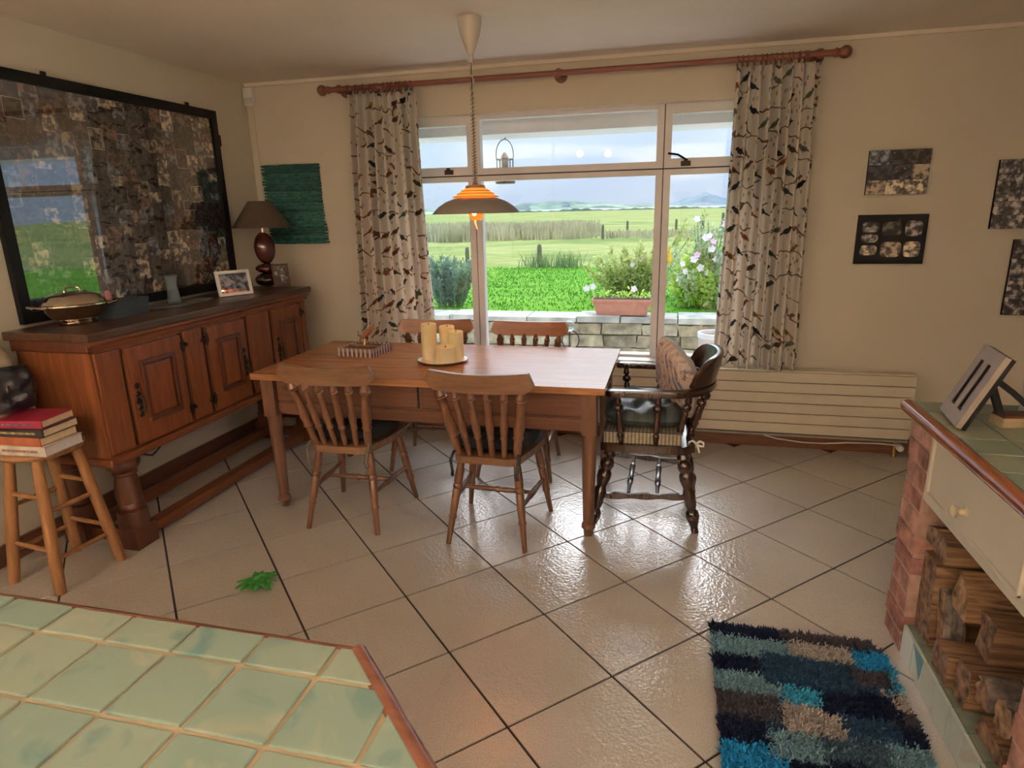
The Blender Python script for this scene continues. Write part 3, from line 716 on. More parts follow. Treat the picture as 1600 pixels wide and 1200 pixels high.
m_, nt_, b_ = new_mat('clear_glass_ball'); b_.inputs['Transmission Weight'].default_value = 1; b_.inputs['Roughness'].default_value = .02; b_.inputs['IOR'].default_value = 1.3
obj('glass_ball', sphere(B(), (0, 0, .672), .05, 18), m_, gl, smooth=True)
bf = thing('bird_feeder', 'black wire bird feeder hanging from the eaves outside the window', 'bird feeder', (-1.235, 4.82, 1.735))
obj('arch_handle', tube(B(), [(-.063, 0, .19)] + [(-.066 * math.cos(a), 0, .22 + .11 * math.sin(a)) for a in [PI * i / 10 for i in range(11)]] + [(.063, 0, .19)], .0035, 6), 'wire', bf)
obj('hook', tube(B(), [(0, 0, .33), (.012, 0, .345), (0, 0, .36), (0, 0, .402)], .003, 6), 'wire', bf)
bm = B()
for i in range(10): tube(bm, [(.062 * math.cos(2 * PI * i / 10), .062 * math.sin(2 * PI * i / 10), .03), (.062 * math.cos(2 * PI * i / 10), .062 * math.sin(2 * PI * i / 10), .19)], .0026, 5)
for z in (.03, .11, .19): tube(bm, [(.062 * math.cos(2 * PI * i / 20), .062 * math.sin(2 * PI * i / 20), z) for i in range(20)], .003, 5, closed=True)
obj('cage', bm, 'wire', bf)
obj('tray', revolve(B(), [(0, .02), (.07, .02), (.075, .035), (.07, .03), (0, .028)], 20), 'wire', bf)
obj('seed_tube', revolve(B(), [(0, .03), (.026, .03), (.026, .2), (.03, .205), (.012, .235), (0, .24)], 14), plain('smoky_tube', (.20, .22, .25), .3), bf, smooth=True)

# ------------------------------------------------------------------ dining table
tb = thing('dining_table', 'long pine farmhouse dining table with two front drawers under the pendant lamp', 'table', (-1.2, 3.25, 0))
TX, TY = .922, .44
obj('table_top', bx(-TX, TX, -TY, TY, .738, .77), 'pine', tb, bevel=.006)
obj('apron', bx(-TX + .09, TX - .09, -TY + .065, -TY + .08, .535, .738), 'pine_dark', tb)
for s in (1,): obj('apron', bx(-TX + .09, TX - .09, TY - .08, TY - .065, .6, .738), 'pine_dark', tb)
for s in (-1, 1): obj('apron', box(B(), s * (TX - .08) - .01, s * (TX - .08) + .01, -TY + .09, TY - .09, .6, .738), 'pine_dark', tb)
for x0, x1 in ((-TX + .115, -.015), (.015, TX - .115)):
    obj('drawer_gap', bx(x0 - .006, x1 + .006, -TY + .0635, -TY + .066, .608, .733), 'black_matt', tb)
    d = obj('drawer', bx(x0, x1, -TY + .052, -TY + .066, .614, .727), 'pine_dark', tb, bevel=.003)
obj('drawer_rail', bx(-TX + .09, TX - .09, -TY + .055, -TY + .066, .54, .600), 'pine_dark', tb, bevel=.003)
for sx in (-1, 1):
    for sy in (-1, 1):
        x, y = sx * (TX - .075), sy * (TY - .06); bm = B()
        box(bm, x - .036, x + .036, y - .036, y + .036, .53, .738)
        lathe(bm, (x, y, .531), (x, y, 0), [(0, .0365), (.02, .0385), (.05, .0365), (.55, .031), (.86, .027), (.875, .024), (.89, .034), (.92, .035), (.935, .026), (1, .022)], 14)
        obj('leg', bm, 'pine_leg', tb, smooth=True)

# ------------------------------------------------------------------ spindle back chairs
SP = [(0, .006), (.03, .009), (.10, .0165), (.125, .012), (.14, .0165), (.16, .0125), (.32, .013), (.55, .0165), (.66, .013), (.69, .0165), (.71, .012), (.85, .0125), (1, .010)]
LEGP = [(0, .014), (.1, .018), (.22, .0215), (.30, .0215), (.315, .018), (.33, .0225), (.36, .0225), (.375, .018), (.39, .021), (.60, .019), (.66, .017), (.68, .020), (.70, .020), (.715, .016), (1, .0125)]
def make_chair(name, label, crest='chair_x', loc=(0, 0, 0), rz=0, group=None):
    t = thing(name, label, 'chair', loc, rz, group)
    pts = [(-.155, -.16), (-.12, -.178), (.12, -.178), (.155, -.16), (.195, .0), (.215, .15), (.20, .205), (.14, .225), (-.14, .225), (-.20, .205), (-.215, .15), (-.195, .0)]
    obj('seat', prism(B(), pts, .412, .447), 'chair_x', t, bevel=.010)
    # crest: yoke shaped board, bowed backwards
    bm = B(); n = 24; rows_ = []
    def outline(u):
        a = abs(u); top = .872 + .012 * a ** 2 - (.055 * max(0, (a - .90) / .10) ** 2.2); bot = .784 + .004 * a ** 2 + (.030 * max(0, (a - .84) / .16) ** 1.5)
        return bot, max(top, bot + .008)
    fr, bk = [], []
    for i in range(n + 1):
        u = -1 + 2 * i / n; x = u * .252; y = -.262 + .035 * u * u
        b0, t0 = outline(u); lean = -.012
        fr.append((bm.verts.new((x, y + .011, b0)), bm.verts.new((x, y + .011 + lean, t0))))
        bk.append((bm.verts.new((x, y - .011, b0)), bm.verts.new((x, y - .011 + lean, t0))))
    for i in range(n):
        bm.faces.new((fr[i][0], fr[i][1], fr[i + 1][1], fr[i + 1][0])); bm.faces.new((bk[i][0], bk[i + 1][0], bk[i + 1][1], bk[i][1]))
        bm.faces.new((fr[i][1], bk[i][1], bk[i + 1][1], fr[i + 1][1])); bm.faces.new((fr[i][0], fr[i + 1][0], bk[i + 1][0], bk[i][0]))
    for k in (0, n): bm.faces.new((fr[k][0], bk[k][0], bk[k][1], fr[k][1]))
    bmesh.ops.recalc_face_normals(bm, faces=bm.faces[:])
    obj('crest_rail', bm, crest, t, smooth=True)
    for i, s in enumerate((-1, -.6, -.2, .2, .6, 1)):
        bm = B(); side = abs(s) == 1
        k = 1.35 if side else 1.0
        lathe(bm, (s * .195, -.255 + .028 * s * s, .795), (s * .142, -.15 + (.012 if side else 0), .44), [(q, r * k * 1.18) for q, r in SP], 10)
        obj('back_post' if side else 'spindle', bm, 'chair', t, smooth=True)
    for sx in (-1, 1):
        obj('leg', lathe(B(), (sx * .135, -.115, .43), (sx * .192, -.215, 0), LEGP, 12), 'chair', t, smooth=True)
        obj('leg', lathe(B(), (sx * .165, .16, .43), (sx * .226, .235, 0), LEGP, 12), 'chair', t, smooth=True)
        obj('side_stretcher', lathe(B(), (sx * .168, -.168, .205), (sx * .197, .196, .205), [(0, .008), (.2, .012), (.3, .010), (.33, .0135), (.5, .0155), (.67, .0135), (.7, .010), (.8, .012), (1, .008)], 10), 'chair', t, smooth=True)
    obj('cross_stretcher', lathe(B(), (-.178, .01, .205), (.178, .01, .205), [(0, .008), (.15, .011), (.4, .014), (.45, .011), (.5, .018), (.55, .011), (.6, .014), (.85, .011), (1, .008)], 10), 'chair', t, smooth=True)
    return t
make_chair('dining_chair', 'pine spindle back chair at the left end of the table front, back to the camera', 'chair_x', (-1.582, 2.868, 0), math.radians(1), 'pine spindle back chairs round the table')
make_chair('dining_chair', 'pine spindle back chair at the middle of the table front, back to the camera', 'chair_x', (-.812, 2.858, 0), math.radians(-1), 'pine spindle back chairs round the table')
make_chair('dining_chair', 'spindle back chair on the window side of the table, behind the candles', 'chair_red', (-1.47, 3.70, 0), PI + math.radians(8), 'pine spindle back chairs round the table')
make_chair('dining_chair', 'spindle back chair on the window side of the table, right of the candles', 'chair_red', (-.875, 3.69, 0), PI + math.radians(-1), 'pine spindle back chairs round the table')
M['charcoal'] = plain('charcoal_cushion', (.022, .024, .028), .55, var=.3, scale=12)
M['tie'] = plain('cushion_tie', (.10, .08, .065), .8)
def cushion(label, loc, rz, seed):
    t = thing('seat_cushion', label, 'cushion', loc, rz, 'dark seat cushions')
    obj('pad', pillow_mesh(B(), .40, .36, .065, wr=.004, seed=seed, mtx=Matrix.Translation((0, .045, .028))), 'charcoal', t, smooth=True)
    for s in (-1, 1):
        obj('tie', tube(B(), [(s * .13, -.11, .02), (s * .16, -.165, .012), (s * .165, -.2, -.02), (s * .155, -.205, -.07), (s * .16, -.2, -.095)], .006, 6, flat=1.6), 'charcoal' if seed == 2 else 'tie', t)
cushion('dark cushion tied on the left front dining chair', (-1.582, 2.868, .45), math.radians(1), 1)
cushion('dark cushion tied on the middle front dining chair', (-.812, 2.858, .45), math.radians(-1), 2)

# ------------------------------------------------------------------ captain's armchair (faces the table end)
ac = thing('armchair', 'dark mahogany captain armchair with turned spindles at the right table end', 'armchair', (-.085, 3.235, 0), PI / 2)
pts = [(-.255, -.17), (-.2, -.225), (.2, -.225), (.255, -.17), (.275, .10), (.25, .225), (-.25, .225), (-.275, .10)]
obj('seat', prism(B(), pts, .408, .448), 'arm', ac, bevel=.012)
BLP = [(0, .022), (.06, .028), (.10, .034), (.14, .024), (.17, .033), (.22, .036), (.27, .026), (.30, .034), (.36, .036), (.42, .03), (.46, .024), (.50, .030), (.66, .029), (.72, .021), (.75, .031), (.80, .034), (.86, .027), (.92, .019), (1, .018)]
for sx in (-1, 1):
    obj('leg', lathe(B(), (sx * .205, -.165, .42), (sx * .24, -.245, 0), BLP, 14), 'arm', ac, smooth=True)
    obj('leg', lathe(B(), (sx * .215, .175, .42), (sx * .335, .265, 0), BLP, 14), 'arm', ac, smooth=True)
    bm = B(); n = 24; P = []
    W_ = [];
    for i in range(n + 1):
        q = i / n; P.append(Vector((sx * (.228 + .06 * q), -.215 + .43 * q, .182))); W_.append((.022 + .012 * math.sin(q * PI * 3) ** 2) / 1)
    sweep_rect(bm, P, .02, [w for w in W_]); obj('side_stretcher', bm, 'arm', ac, bevel=.003)
for y in (-.055, .085):
    obj('cross_stretcher', lathe(B(), (-.245, y, .186), (.245, y, .186), [(0, .008), (.2, .011), (.28, .016), (.3, .012), (.32, .016), (.5, .013), (.68, .016), (.7, .012), (.72, .016), (.8, .011), (1, .008)], 10), 'arm', ac, smooth=True)
# bow: arms and back rail in one U
def bow_pt(q):
    """q from -1 (right arm front) over 0 (back centre) to 1"""
    a = abs(q)
    if a < .62:
        th = a / .62 * PI / 2; x = .278 * math.sin(th); y = -.09 - .205 * math.cos(th)
    else:
        k = (a - .62) / .38; x = .278 + .015 * math.sin(k * PI * .5); y = -.09 + k * .29
    return x * (1 if q > 0 else -1), y
P, Wd, Hh = [], [], []
for i in range(61):
    q = -1 + 2 * i / 60; x, y = bow_pt(q); P.append(Vector((x, y, .716)))
    a = abs(q); Wd.append(.05 + (.018 * math.exp(-((a - .95) / .07) ** 2)) - (.02 if a == 1 else 0)); Hh.append(.034)
obj('arm_bow', sweep_rect(B(), P, Wd, Hh), 'arm', ac, bevel=.009, smooth=True)
P, Hh = [], []
for i in range(33):
    q = -.43 + .86 * i / 32; x, y = bow_pt(q); k = abs(q) / .43; h = .140 * (1 - k ** 5 * .92)
    P.append(Vector((x * 1.0, y - .004, .738 + h / 2))); Hh.append(h)
bm = sweep_rect(B(), P, .034, Hh)
for v in bm.verts:       # flare backwards with height
    k = max(0, (v.co.z - .73) / .14); d = Vector((v.co.x, v.co.y + .09, 0)); d.normalize(); v.co += d * .028 * k
obj('crest_rail', bm, 'arm', ac, bevel=.008, smooth=True)
ASP = [(0, .010), (.08, .013), (.16, .018), (.20, .011), (.23, .021), (.27, .024), (.31, .021), (.34, .011), (.38, .016), (.6, .015), (.72, .019), (.76, .012), (.8, .018), (.9, .014), (1, .011)]
for q in (-.93, -.68, -.42, -.21, 0, .21, .42, .68, .93):
    x, y = bow_pt(q); k = .80 if abs(q) < .5 else .84
    yb = y * .72 if abs(q) < .5 else y * .86 + .0
    obj('spindle', lathe(B(), (x, y, .714), (x * k, yb, .44), ASP, 10), 'arm', ac, smooth=True)
def stripe_mat(name, a, c, freq, axis=0, rough=.8):
    m, nt, b = new_mat(name); t = nt.nodes.new('ShaderNodeTexCoord'); s = nt.nodes.new('ShaderNodeSeparateXYZ'); nt.links.new(t.outputs['Object'], s.inputs[0])
    f = math_n(nt, 'FRACT', math_n(nt, 'MULTIPLY', s.outputs[axis], freq)); k = math_n(nt, 'GREATER_THAN', f, .5)
    nz = N(nt, 'ShaderNodeTexNoise', Scale=60.0); nt.links.new(t.outputs['Object'], nz.inputs['Vector'])
    col = mix_rgb(nt, k, a, c); col = mix_rgb(nt, 1.0, col, ramp(nt, nz.outputs['Fac'], [(.3, (.8, .8, .8)), (.7, (1.15, 1.15, 1.15))]), 'MULTIPLY')
    nt.links.new(col, b.inputs['Base Color']); b.inputs['Roughness'].default_value = rough; return m
M['ticking'] = stripe_mat('ticking_stripe', (.36, .31, .22), (.16, .135, .10), 56, 1)
M['green_cloth'] = stripe_mat('dark_green_stripe', (.055, .075, .072), (.035, .05, .052), 16, 1, .5)
c = thing('box_cushion', 'cream and brown ticking striped box cushion on the armchair seat', 'cushion', (-.095, 3.235, .449), PI / 2)
obj('pad', prism(B(), [(-.235, -.17), (.235, -.17), (.25, .2), (-.25, .2)], 0, .062), 'ticking', c, bevel=.012)
obj('piping', tube(B(), [(-.236, -.171, .06), (.236, -.171, .06), (.251, .201, .06), (-.251, .201, .06)], .005, 6, closed=True), 'charcoal', c)
c = thing('seat_cushion', 'wrinkled dark green seat cushion lying on the striped box cushion', 'cushion', (-.095, 3.235, .512), PI / 2)
obj('pad', pillow_mesh(B(), .49, .40, .11, 26, 24, wr=.013, seed=4, mtx=Matrix.Translation((0, .015, .052))), 'green_cloth', c, smooth=True)
def paisley_mat():
    m, nt, b = new_mat('paisley_cloth')
    v = coords(nt, (1, 1, 1)); n1 = N(nt, 'ShaderNodeTexNoise', Scale=9.0, Detail=5.0, Distortion=2.5); nt.links.new(v, n1.inputs['Vector'])
    wv = N(nt, 'ShaderNodeTexWave', Scale=9.0, Distortion=9.0, Detail=3.0); nt.links.new(v, wv.inputs['Vector'])
    a = ramp(nt, n1.outputs['Fac'], [(.36, (.11, .10, .19)), (.44, (.36, .22, .15)), (.54, (.55, .44, .38)), (.64, (.38, .23, .15))])
    col = mix_rgb(nt, math_n(nt, 'MULTIPLY', wv.outputs['Fac'], .62), a, (.66, .60, .60))
    nt.links.new(col, b.inputs['Base Color']); b.inputs['Roughness'].default_value = .8; return m
M['paisley'] = paisley_mat(); M['calico'] = plain('calico_back', (.55, .52, .47), .85, var=.05)
c = thing('throw_pillow', 'brown and blue patterned throw pillow standing on its corner in the armchair', 'pillow', (.03, 3.215, .57), PI / 2)
mt = Matrix.Translation((.0, -.01, .165)) @ Matrix.Rotation(math.radians(26), 4, 'Z') @ Matrix.Rotation(math.radians(76), 4, 'X') @ Matrix.Rotation(math.radians(24), 4, 'Z')
pm = obj('front', pillow_mesh(B(), .35, .35, .12, 16, 16, wr=.004, seed=7, mtx=mt), 'paisley', c, smooth=True)
me = pm.data; me.materials.append(M['calico'])
nrm = (mt.to_3x3() @ Vector((0, 0, 1)))
for p in me.polygons:
    if p.normal.dot(nrm) > -.05: p.material_index = 1
rb = thing('ribbon_bow', 'small white ribbon bow tied to the back of the armchair seat', 'ribbon', (.145, 3.05, .447))
rb.scale = (.75, .75, .75)
for s in (-1, 1):
    obj('loop', tube(B(), [(0, 0, 0), (s * .022, -.01, .022), (s * .045, -.012, .012), (s * .045, -.012, -.012), (s * .02, -.008, -.012), (0, 0, 0)], .008, 6, flat=.5), 'white', rb)
    obj('tail', tube(B(), [(0, 0, 0), (s * .014, -.012, -.03), (s * .022, -.012, -.058)], .008, 6, flat=.5), 'white', rb)
obj('knot', sphere(B(), (0, -.004, 0), .011, 8), 'white', rb)

# ------------------------------------------------------------------ things on the table
TZ = .7705
pl = thing('plate', 'white oval plate with silver rim under the four candles', 'plate', (-1.205, 3.23, TZ))
bm = revolve(B(), [(0, .0), (.085, 0), (.095, .003), (.135, .011), (.14, .014), (.132, .014), (.095, .008), (0, .006)], 36); obj('dish', bm, 'white', pl, smooth=True)
obj('rim', tube(B(), [(.138 * math.cos(2 * PI * i / 36), .138 * math.sin(2 * PI * i / 36), .0145) for i in range(36)], .003, 6, closed=True), 'steel', pl)
m_, nt_, b_ = new_mat('ivory_wax'); nz_ = N(nt_, 'ShaderNodeTexNoise', Scale=16.0, Detail=4.0); nt_.links.new(coords(nt_, (1, 1, .5)), nz_.inputs['Vector'])
nt_.links.new(ramp(nt_, nz_.outputs['Fac'], [(.35, (.84, .68, .38)), (.65, (.93, .82, .55))]), b_.inputs['Base Color']); b_.inputs['Subsurface Weight'].default_value = .35; b_.inputs['Subsurface Radius'].default_value = (.03, .015, .006); b_.inputs['Roughness'].default_value = .5
M['wax'] = m_
for x, y, r, h, lab in ((-1.292, 3.262, .043, .195, 'tallest ivory pillar candle, leftmost on the plate'), (-1.205, 3.315, .042, .175, 'ivory pillar candle at the back of the plate'),
                        (-1.138, 3.268, .041, .155, 'ivory pillar candle, rightmost on the plate'), (-1.172, 3.185, .054, .088, 'short squat ivory candle in front on the plate')):
    c = thing('candle', lab, 'candle', (x, y, TZ + .008), 0, 'ivory pillar candles on the plate')
    bm = revolve(B(), [(0, 0), (r, 0), (r * 1.01, h * .5), (r, h - .004), (r * .9, h), (r * .8, h - .006), (r * .3, h - .012), (0, h - .012)], 26)
    obj('wax', bm, 'wax', c, smooth=True); obj('wick', tube(B(), [(0, 0, h - .013), (.001, 0, h - .004), (.004, 0, h + .002)], .0025, 5), 'black_matt', c)
def tartan():
    m, nt, b = new_mat('tartan_weave'); t = nt.nodes.new('ShaderNodeTexCoord'); s = nt.nodes.new('ShaderNodeSeparateXYZ'); nt.links.new(t.outputs['Object'], s.inputs[0])
    u = math_n(nt, 'ADD', s.outputs[0], s.outputs[1])
    f = math_n(nt, 'GREATER_THAN', math_n(nt, 'FRACT', math_n(nt, 'MULTIPLY', u, 34)), .5)
    z = math_n(nt, 'GREATER_THAN', s.outputs[2], .028)
    col = mix_rgb(nt, f, (.11, .028, .026), (.42, .37, .33)); col = mix_rgb(nt, math_n(nt, 'MULTIPLY', z, .25), col, (.45, .4, .36))
    nt.links.new(col, b.inputs['Base Color']); b.inputs['Roughness'].default_value = .8; return m
M['tartan'] = tartan()
nb = thing('napkin_box', 'tartan napkin box with a carved bird weight on the table', 'napkin holder', (-1.735, 3.36, TZ), math.radians(-6))
bm = B(); w, d, h = .115, .105, .048
for a in ((-w, -w + .008, -d, d), (w - .008, w, -d, d), (-w + .008, w - .008, -d, -d + .008), (-w + .008, w - .008, d - .008, d)): box(bm, a[0], a[1], a[2], a[3], 0, h)
obj('box', bm, 'tartan', nb); obj('base', bx(-w + .001, w - .001, -d + .001, d - .001, .001, .006), 'black_matt', nb)
obj('napkins', bx(-w + .01, w - .01, -d + .01, d - .01, .006, .04), 'oak_dark', nb, bevel=.004)
obj('weight_bar', box(B(), -.1, .1, -.012, .012, .041, .052), 'chair_x', nb, bevel=.003)
obj('post', tube(B(), [(0, 0, .05), (.004, 0, .075), (0, 0, .088)], [.012, .006, .006], 8), 'brass', nb)
bm = B(); tube(bm, [(-.035, 0, .07), (-.02, 0, .092), (.0, 0, .10), (.03, 0, .125), (.052, 0, .150), (.068, 0, .158), (.082, 0, .155)], [.002, .007, .012, .015, .010, .011, .002], 10)
tube(bm, [(-.01, 0, .098), (-.04, 0, .105), (-.035, .0, .135)], [.006, .004, .001], 6); obj('bird', bm, 'chair_red', nb, smooth=True)

# ------------------------------------------------------------------ pendant lamp
pd = thing('pendant_lamp', 'rise and fall pendant lamp with a grey dome shade over the table', 'lamp', (-1.005, 3.30, 1.50))
Z = 1.50; top = ZC - Z
obj('ceiling_rose', revolve(B(), [(0, top - .20), (.012, top - .20), (.013, top - .16), (.018, top - .155), (.028, top - .13), (.048, top - .075), (.056, top - .03), (.057, top), (0, top)], 24), plain('rose_plastic', (.60, .54, .47), .25, var=.02), pd, smooth=True)
z0, z1 = .20, top - .195; n = 340; pts = []
for i in range(n):
    q = i / (n - 1); z = z1 + (z0 - z1) * q; turns = 7 * q + 30 * max(0, q - .22) ** 1.25
    pts.append((.010 * math.cos(2 * PI * turns) * (.8 + .3 * q), .010 * math.sin(2 * PI * turns) * (.8 + .3 * q), z))
obj('coiled_cord', tube(B(), pts, .0036, 5), plain('beige_cord', (.50, .40, .30), .5), pd, smooth=True)
obj('cord', tube(B(), [(0, 0, top - .2), (0, 0, .18)], .0025, 5), 'wire', pd)
dome = [(.052, .135), (.105, .128), (.155, .110), (.195, .085), (.222, .058), (.229, .050)]
m_sh = plain('shade_grey', (.26, .215, .19), .5, var=.06)
obj('shade', revolve(B(), dome + [(.226, .050), (.192, .080), (.15, .104), (.10, .121), (.052, .128)], 48), m_sh, pd, smooth=True)
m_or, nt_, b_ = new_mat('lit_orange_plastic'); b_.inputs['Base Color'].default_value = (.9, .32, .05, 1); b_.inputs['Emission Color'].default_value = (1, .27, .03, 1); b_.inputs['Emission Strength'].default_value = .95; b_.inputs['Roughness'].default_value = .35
for k, (r0, r1, z) in enumerate(((.088, .118, .134), (.070, .095, .149), (.052, .074, .163))):
    obj('ring_edge', tube(B(), [(r1 * math.cos(2 * PI * i / 36), r1 * math.sin(2 * PI * i / 36), z - .001) for i in range(36)], .0022, 5, closed=True), 'oak_dark', pd)
    obj('vent_ring', revolve(B(), [(r0, z + .013), (r1, z), (r1 + .003, z - .003), (r0 - .004, z + .007)], 36), m_or, pd, smooth=True)
obj('cap', revolve(B(), [(0, .205), (.012, .205), (.014, .193), (.048, .19), (.052, .178), (.052, .168), (.045, .164), (0, .164)], 28), plain('copper_cap', (.42, .22, .12), .4), pd, smooth=True)
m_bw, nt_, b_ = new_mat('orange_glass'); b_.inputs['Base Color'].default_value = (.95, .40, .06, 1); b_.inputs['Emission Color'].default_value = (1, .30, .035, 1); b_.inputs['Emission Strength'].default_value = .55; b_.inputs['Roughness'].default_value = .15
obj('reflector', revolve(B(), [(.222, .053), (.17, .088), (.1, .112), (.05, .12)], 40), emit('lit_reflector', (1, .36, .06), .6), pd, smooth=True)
obj('bulb_bowl', revolve(B(), [(.022, .016), (.034, .028), (.040, .048), (.040, .06), (.03, .10)], 22), m_bw, pd, smooth=True)
obj('bulb', sphere(B(), (0, -.03, .052), .015, 10), emit('bulb_glow', (1, .8, .5), 7), pd, smooth=True)
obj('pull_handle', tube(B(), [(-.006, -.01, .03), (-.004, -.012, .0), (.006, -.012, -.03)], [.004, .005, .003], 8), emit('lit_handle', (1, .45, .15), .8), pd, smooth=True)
ld = bpy.data.lights.new('pendant_bulb', 'POINT'); ld.energy = 5; ld.color = (1, .55, .22); ld.shadow_soft_size = .02
lo = bpy.data.objects.new('pendant_bulb', ld); COL.objects.link(lo); lo.parent = pd; lo.location = (0, 0, .10)

# ------------------------------------------------------------------ added fill uplights out of frame, brightening the room off the ceiling
for x, y, lab in ((1.95, -.55, 'added brass fill uplight right of the camera'), (-2.6, -1.7, 'added brass fill uplight left of the kitchen island'), (.1, -2.9, 'added brass fill uplight in the kitchen behind the camera')):
    f = thing('fill_uplight', lab, 'lamp', (x, y, 0), 0, 'added fill uplights')
    obj('base', revolve(B(), [(0, 0), (.14, 0), (.14, .015), (.03, .03), (0, .03)], 24), 'brass', f, smooth=True); obj('pole', tube(B(), [(0, 0, .02), (0, 0, 1.68)], .012, 10), 'brass', f)
    obj('bowl', revolve(B(), [(0, 1.66), (.06, 1.68), (.12, 1.73), (.17, 1.81), (.165, 1.81), (.115, 1.735), (.055, 1.69), (0, 1.675)], 28), 'brass', f, smooth=True)
    obj('bulb', sphere(B(), (0, 0, 1.735), .03, 10), emit('fill_glow', (1, .8, .55), 20), f)
    ld = bpy.data.lights.new('fill_beam', 'SPOT'); ld.energy = FILL_W; ld.color = FILL_C; ld.spot_size = math.radians(150); ld.spot_blend = .4; ld.shadow_soft_size = .05
    lo = bpy.data.objects.new('fill_beam', ld); COL.objects.link(lo); lo.parent = f; lo.location = (0, 0, 1.79); lo.rotation_euler = (PI, 0, 0)

# ------------------------------------------------------------------ two globe lamps on the kitchen ceiling (their reflections show in the window)
for x, y, lab in ((-1.453, -1.44, 'left one of two white ceiling globe lamps reflected in the window'), (-1.05, -1.67, 'right one of two white ceiling globe lamps reflected in the window')):
    d = thing('globe_lamp', lab, 'lamp', (x, y, ZC), 0, 'ceiling globe lamps')
    obj('collar', revolve(B(), [(0, 0), (.05, 0), (.05, -.02), (.03, -.03), (0, -.03)], 20), 'white', d, smooth=True)
    obj('globe', sphere(B(), (0, 0, -.085), .052, 18), emit('opal_globe_glow', (1, .9, .76), GLOBE), d, smooth=True)

def ow(name, bm, mat, parent, **kw):
    """bm given in room coordinates; parent is an unrotated thing (or a part of one)"""
    p = parent.location.copy(); q = parent.parent
    while q: p = p + q.location; q = q.parent
    bmesh.ops.translate(bm, verts=bm.verts[:], vec=-p)
    return obj(name, bm, mat, parent, **kw)

# ------------------------------------------------------------------ sideboard
M['groove_shade'] = wood('groove_shade_wood', (.018, .007, .004), (.03, .012, .007), 'z', .6)
sb = thing('sideboard', 'long dark oak sideboard with three panelled doors along the left wall', 'sideboard', (-2.72, 3.1, 0))
ZS = 1.085; XF = -2.485
ow('body', bx(-2.895, XF, 2.228, 3.965, .49, 1.02), 'oak', sb, bevel=.004)
ow('top', bx(-2.915, -2.44, 2.195, 4.005, 1.045, ZS), 'oak_top', sb, bevel=.007)
bm = B(); P_ = [(XF, .995), (XF + .016, 1.0), (XF + .02, 1.02), (XF + .036, 1.032), (XF + .036, 1.046), (XF, 1.046)]
prism(bm, P_, 2.21, 3.985, Matrix(((1, 0, 0, 0), (0, 0, 1, 0), (0, 1, 0, 0), (0, 0, 0, 1))))
bmesh.ops.recalc_face_normals(bm, faces=bm.faces[:]); ow('cornice', bm, 'oak_y', sb)
bm = bx(-2.895, XF + .02, 2.205, 2.232, .995, 1.046); ow('end_cornice', bm, 'oak_dark', sb, bevel=.008)
bm = bx(-2.90, XF + .03, 2.21, 3.98, .455, .495); ow('base_moulding', bm, 'oak_y', sb, bevel=.012)
def panel_door(y0, y1, handle_left, hinge):
    d = ow('door', bx(XF + .001, XF + .02, y0, y1, .505, .978), 'oak', sb, bevel=.003)
    a, b_, c_, e_ = y0 + .068, y1 - .068, .60, .905
    bm = B(); t = .022
    for k in ((a, b_, e_ - t, e_), (a, b_, c_, c_ + t), (a, a + t, c_ + t, e_ - t), (b_ - t, b_, c_ + t, e_ - t)): box(bm, XF + .019, XF + .04, k[0], k[1], k[2], k[3])
    ow('panel_moulding', bm, 'oak_dark', d, bevel=.005)  # darker oak paints in the moulding's shadow contrast
    ow('raised_panel', bx(XF + .018, XF + .028, a + t + .006, b_ - t - .006, c_ + t + .006, e_ - t - .006), 'oak', d, bevel=.006)
    hy = y0 + .036 if handle_left else y1 - .036
    bm = B(); lathe(bm, (XF + .02, hy, .72), (XF + .026, hy, .72), [(0, .022), (1, .018)], 10)
    for z in (.685, .75, .79, .65): lathe(bm, (XF + .02, hy, z), (XF + .025, hy, z), [(0, .017), (1, .012)], 8)
    tube(bm, [(XF + .026, hy, .74), (XF + .045, hy, .73), (XF + .048, hy, .69), (XF + .04, hy, .665)], .006, 6)
    ow('handle', bm, 'iron', d)
    for z in (.58, .92):
        yy = y1 + .006 if handle_left else y0 - .006; bm = B()
        box(bm, XF + .005, XF + .024, yy - .014, yy + .014, z - .02, z + .02); lathe(bm, (XF + .02, yy, z - .035), (XF + .02, yy, z + .035), [(0, .005), (.1, .007), (.9, .007), (1, .005)], 8)
        sgn = 1 if handle_left else -1
        lathe(bm, (XF + .012, yy + sgn * .03, z), (XF + .026, yy + sgn * .03, z), [(0, .014), (1, .009)], 8)
        ow('hinge', bm, 'iron', d)
panel_door(2.395, 2.752, True, 1); panel_door(2.95, 3.275, False, 1); panel_door(3.56, 3.875, True, 1)
for y0, y1 in ((2.24, 2.372), (2.785, 2.92), (3.31, 3.53), (3.90, 3.955)):
    ow('stile', bx(XF + .001, XF + .014, y0, y1, .505, .985), 'oak', sb, bevel=.003)
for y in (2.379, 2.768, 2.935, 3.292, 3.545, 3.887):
    ow('groove_shade', bx(XF + .0005, XF + .004, y - .011, y + .011, .505, .985), 'groove_shade', sb)  # dark strips paint the shade of the gaps beside the doors
LG = [(0, .066), (.02, .07), (.05, .074), (.10, .072), (.15, .060), (.18, .046), (.20, .056), (.22, .056), (.24, .046), (.30, .052), (.42, .058), (.55, .060), (.64, .054), (.68, .062), (.71, .062), (.74, .05), (.76, .066), (1, .07)]
for x in (-2.53, -2.84):
    for y in (2.335, 3.90):
        bm = B(); lathe(bm, (x, y, .456), (x, y, .105), LG, 16); box(bm, x - .066, x + .066, y - .066, y + .066, 0, .112)
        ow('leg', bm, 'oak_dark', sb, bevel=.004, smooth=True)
ow('stretcher', bx(-2.565, -2.495, 2.40, 3.835, .02, .075), 'oak_y', sb, bevel=.005)
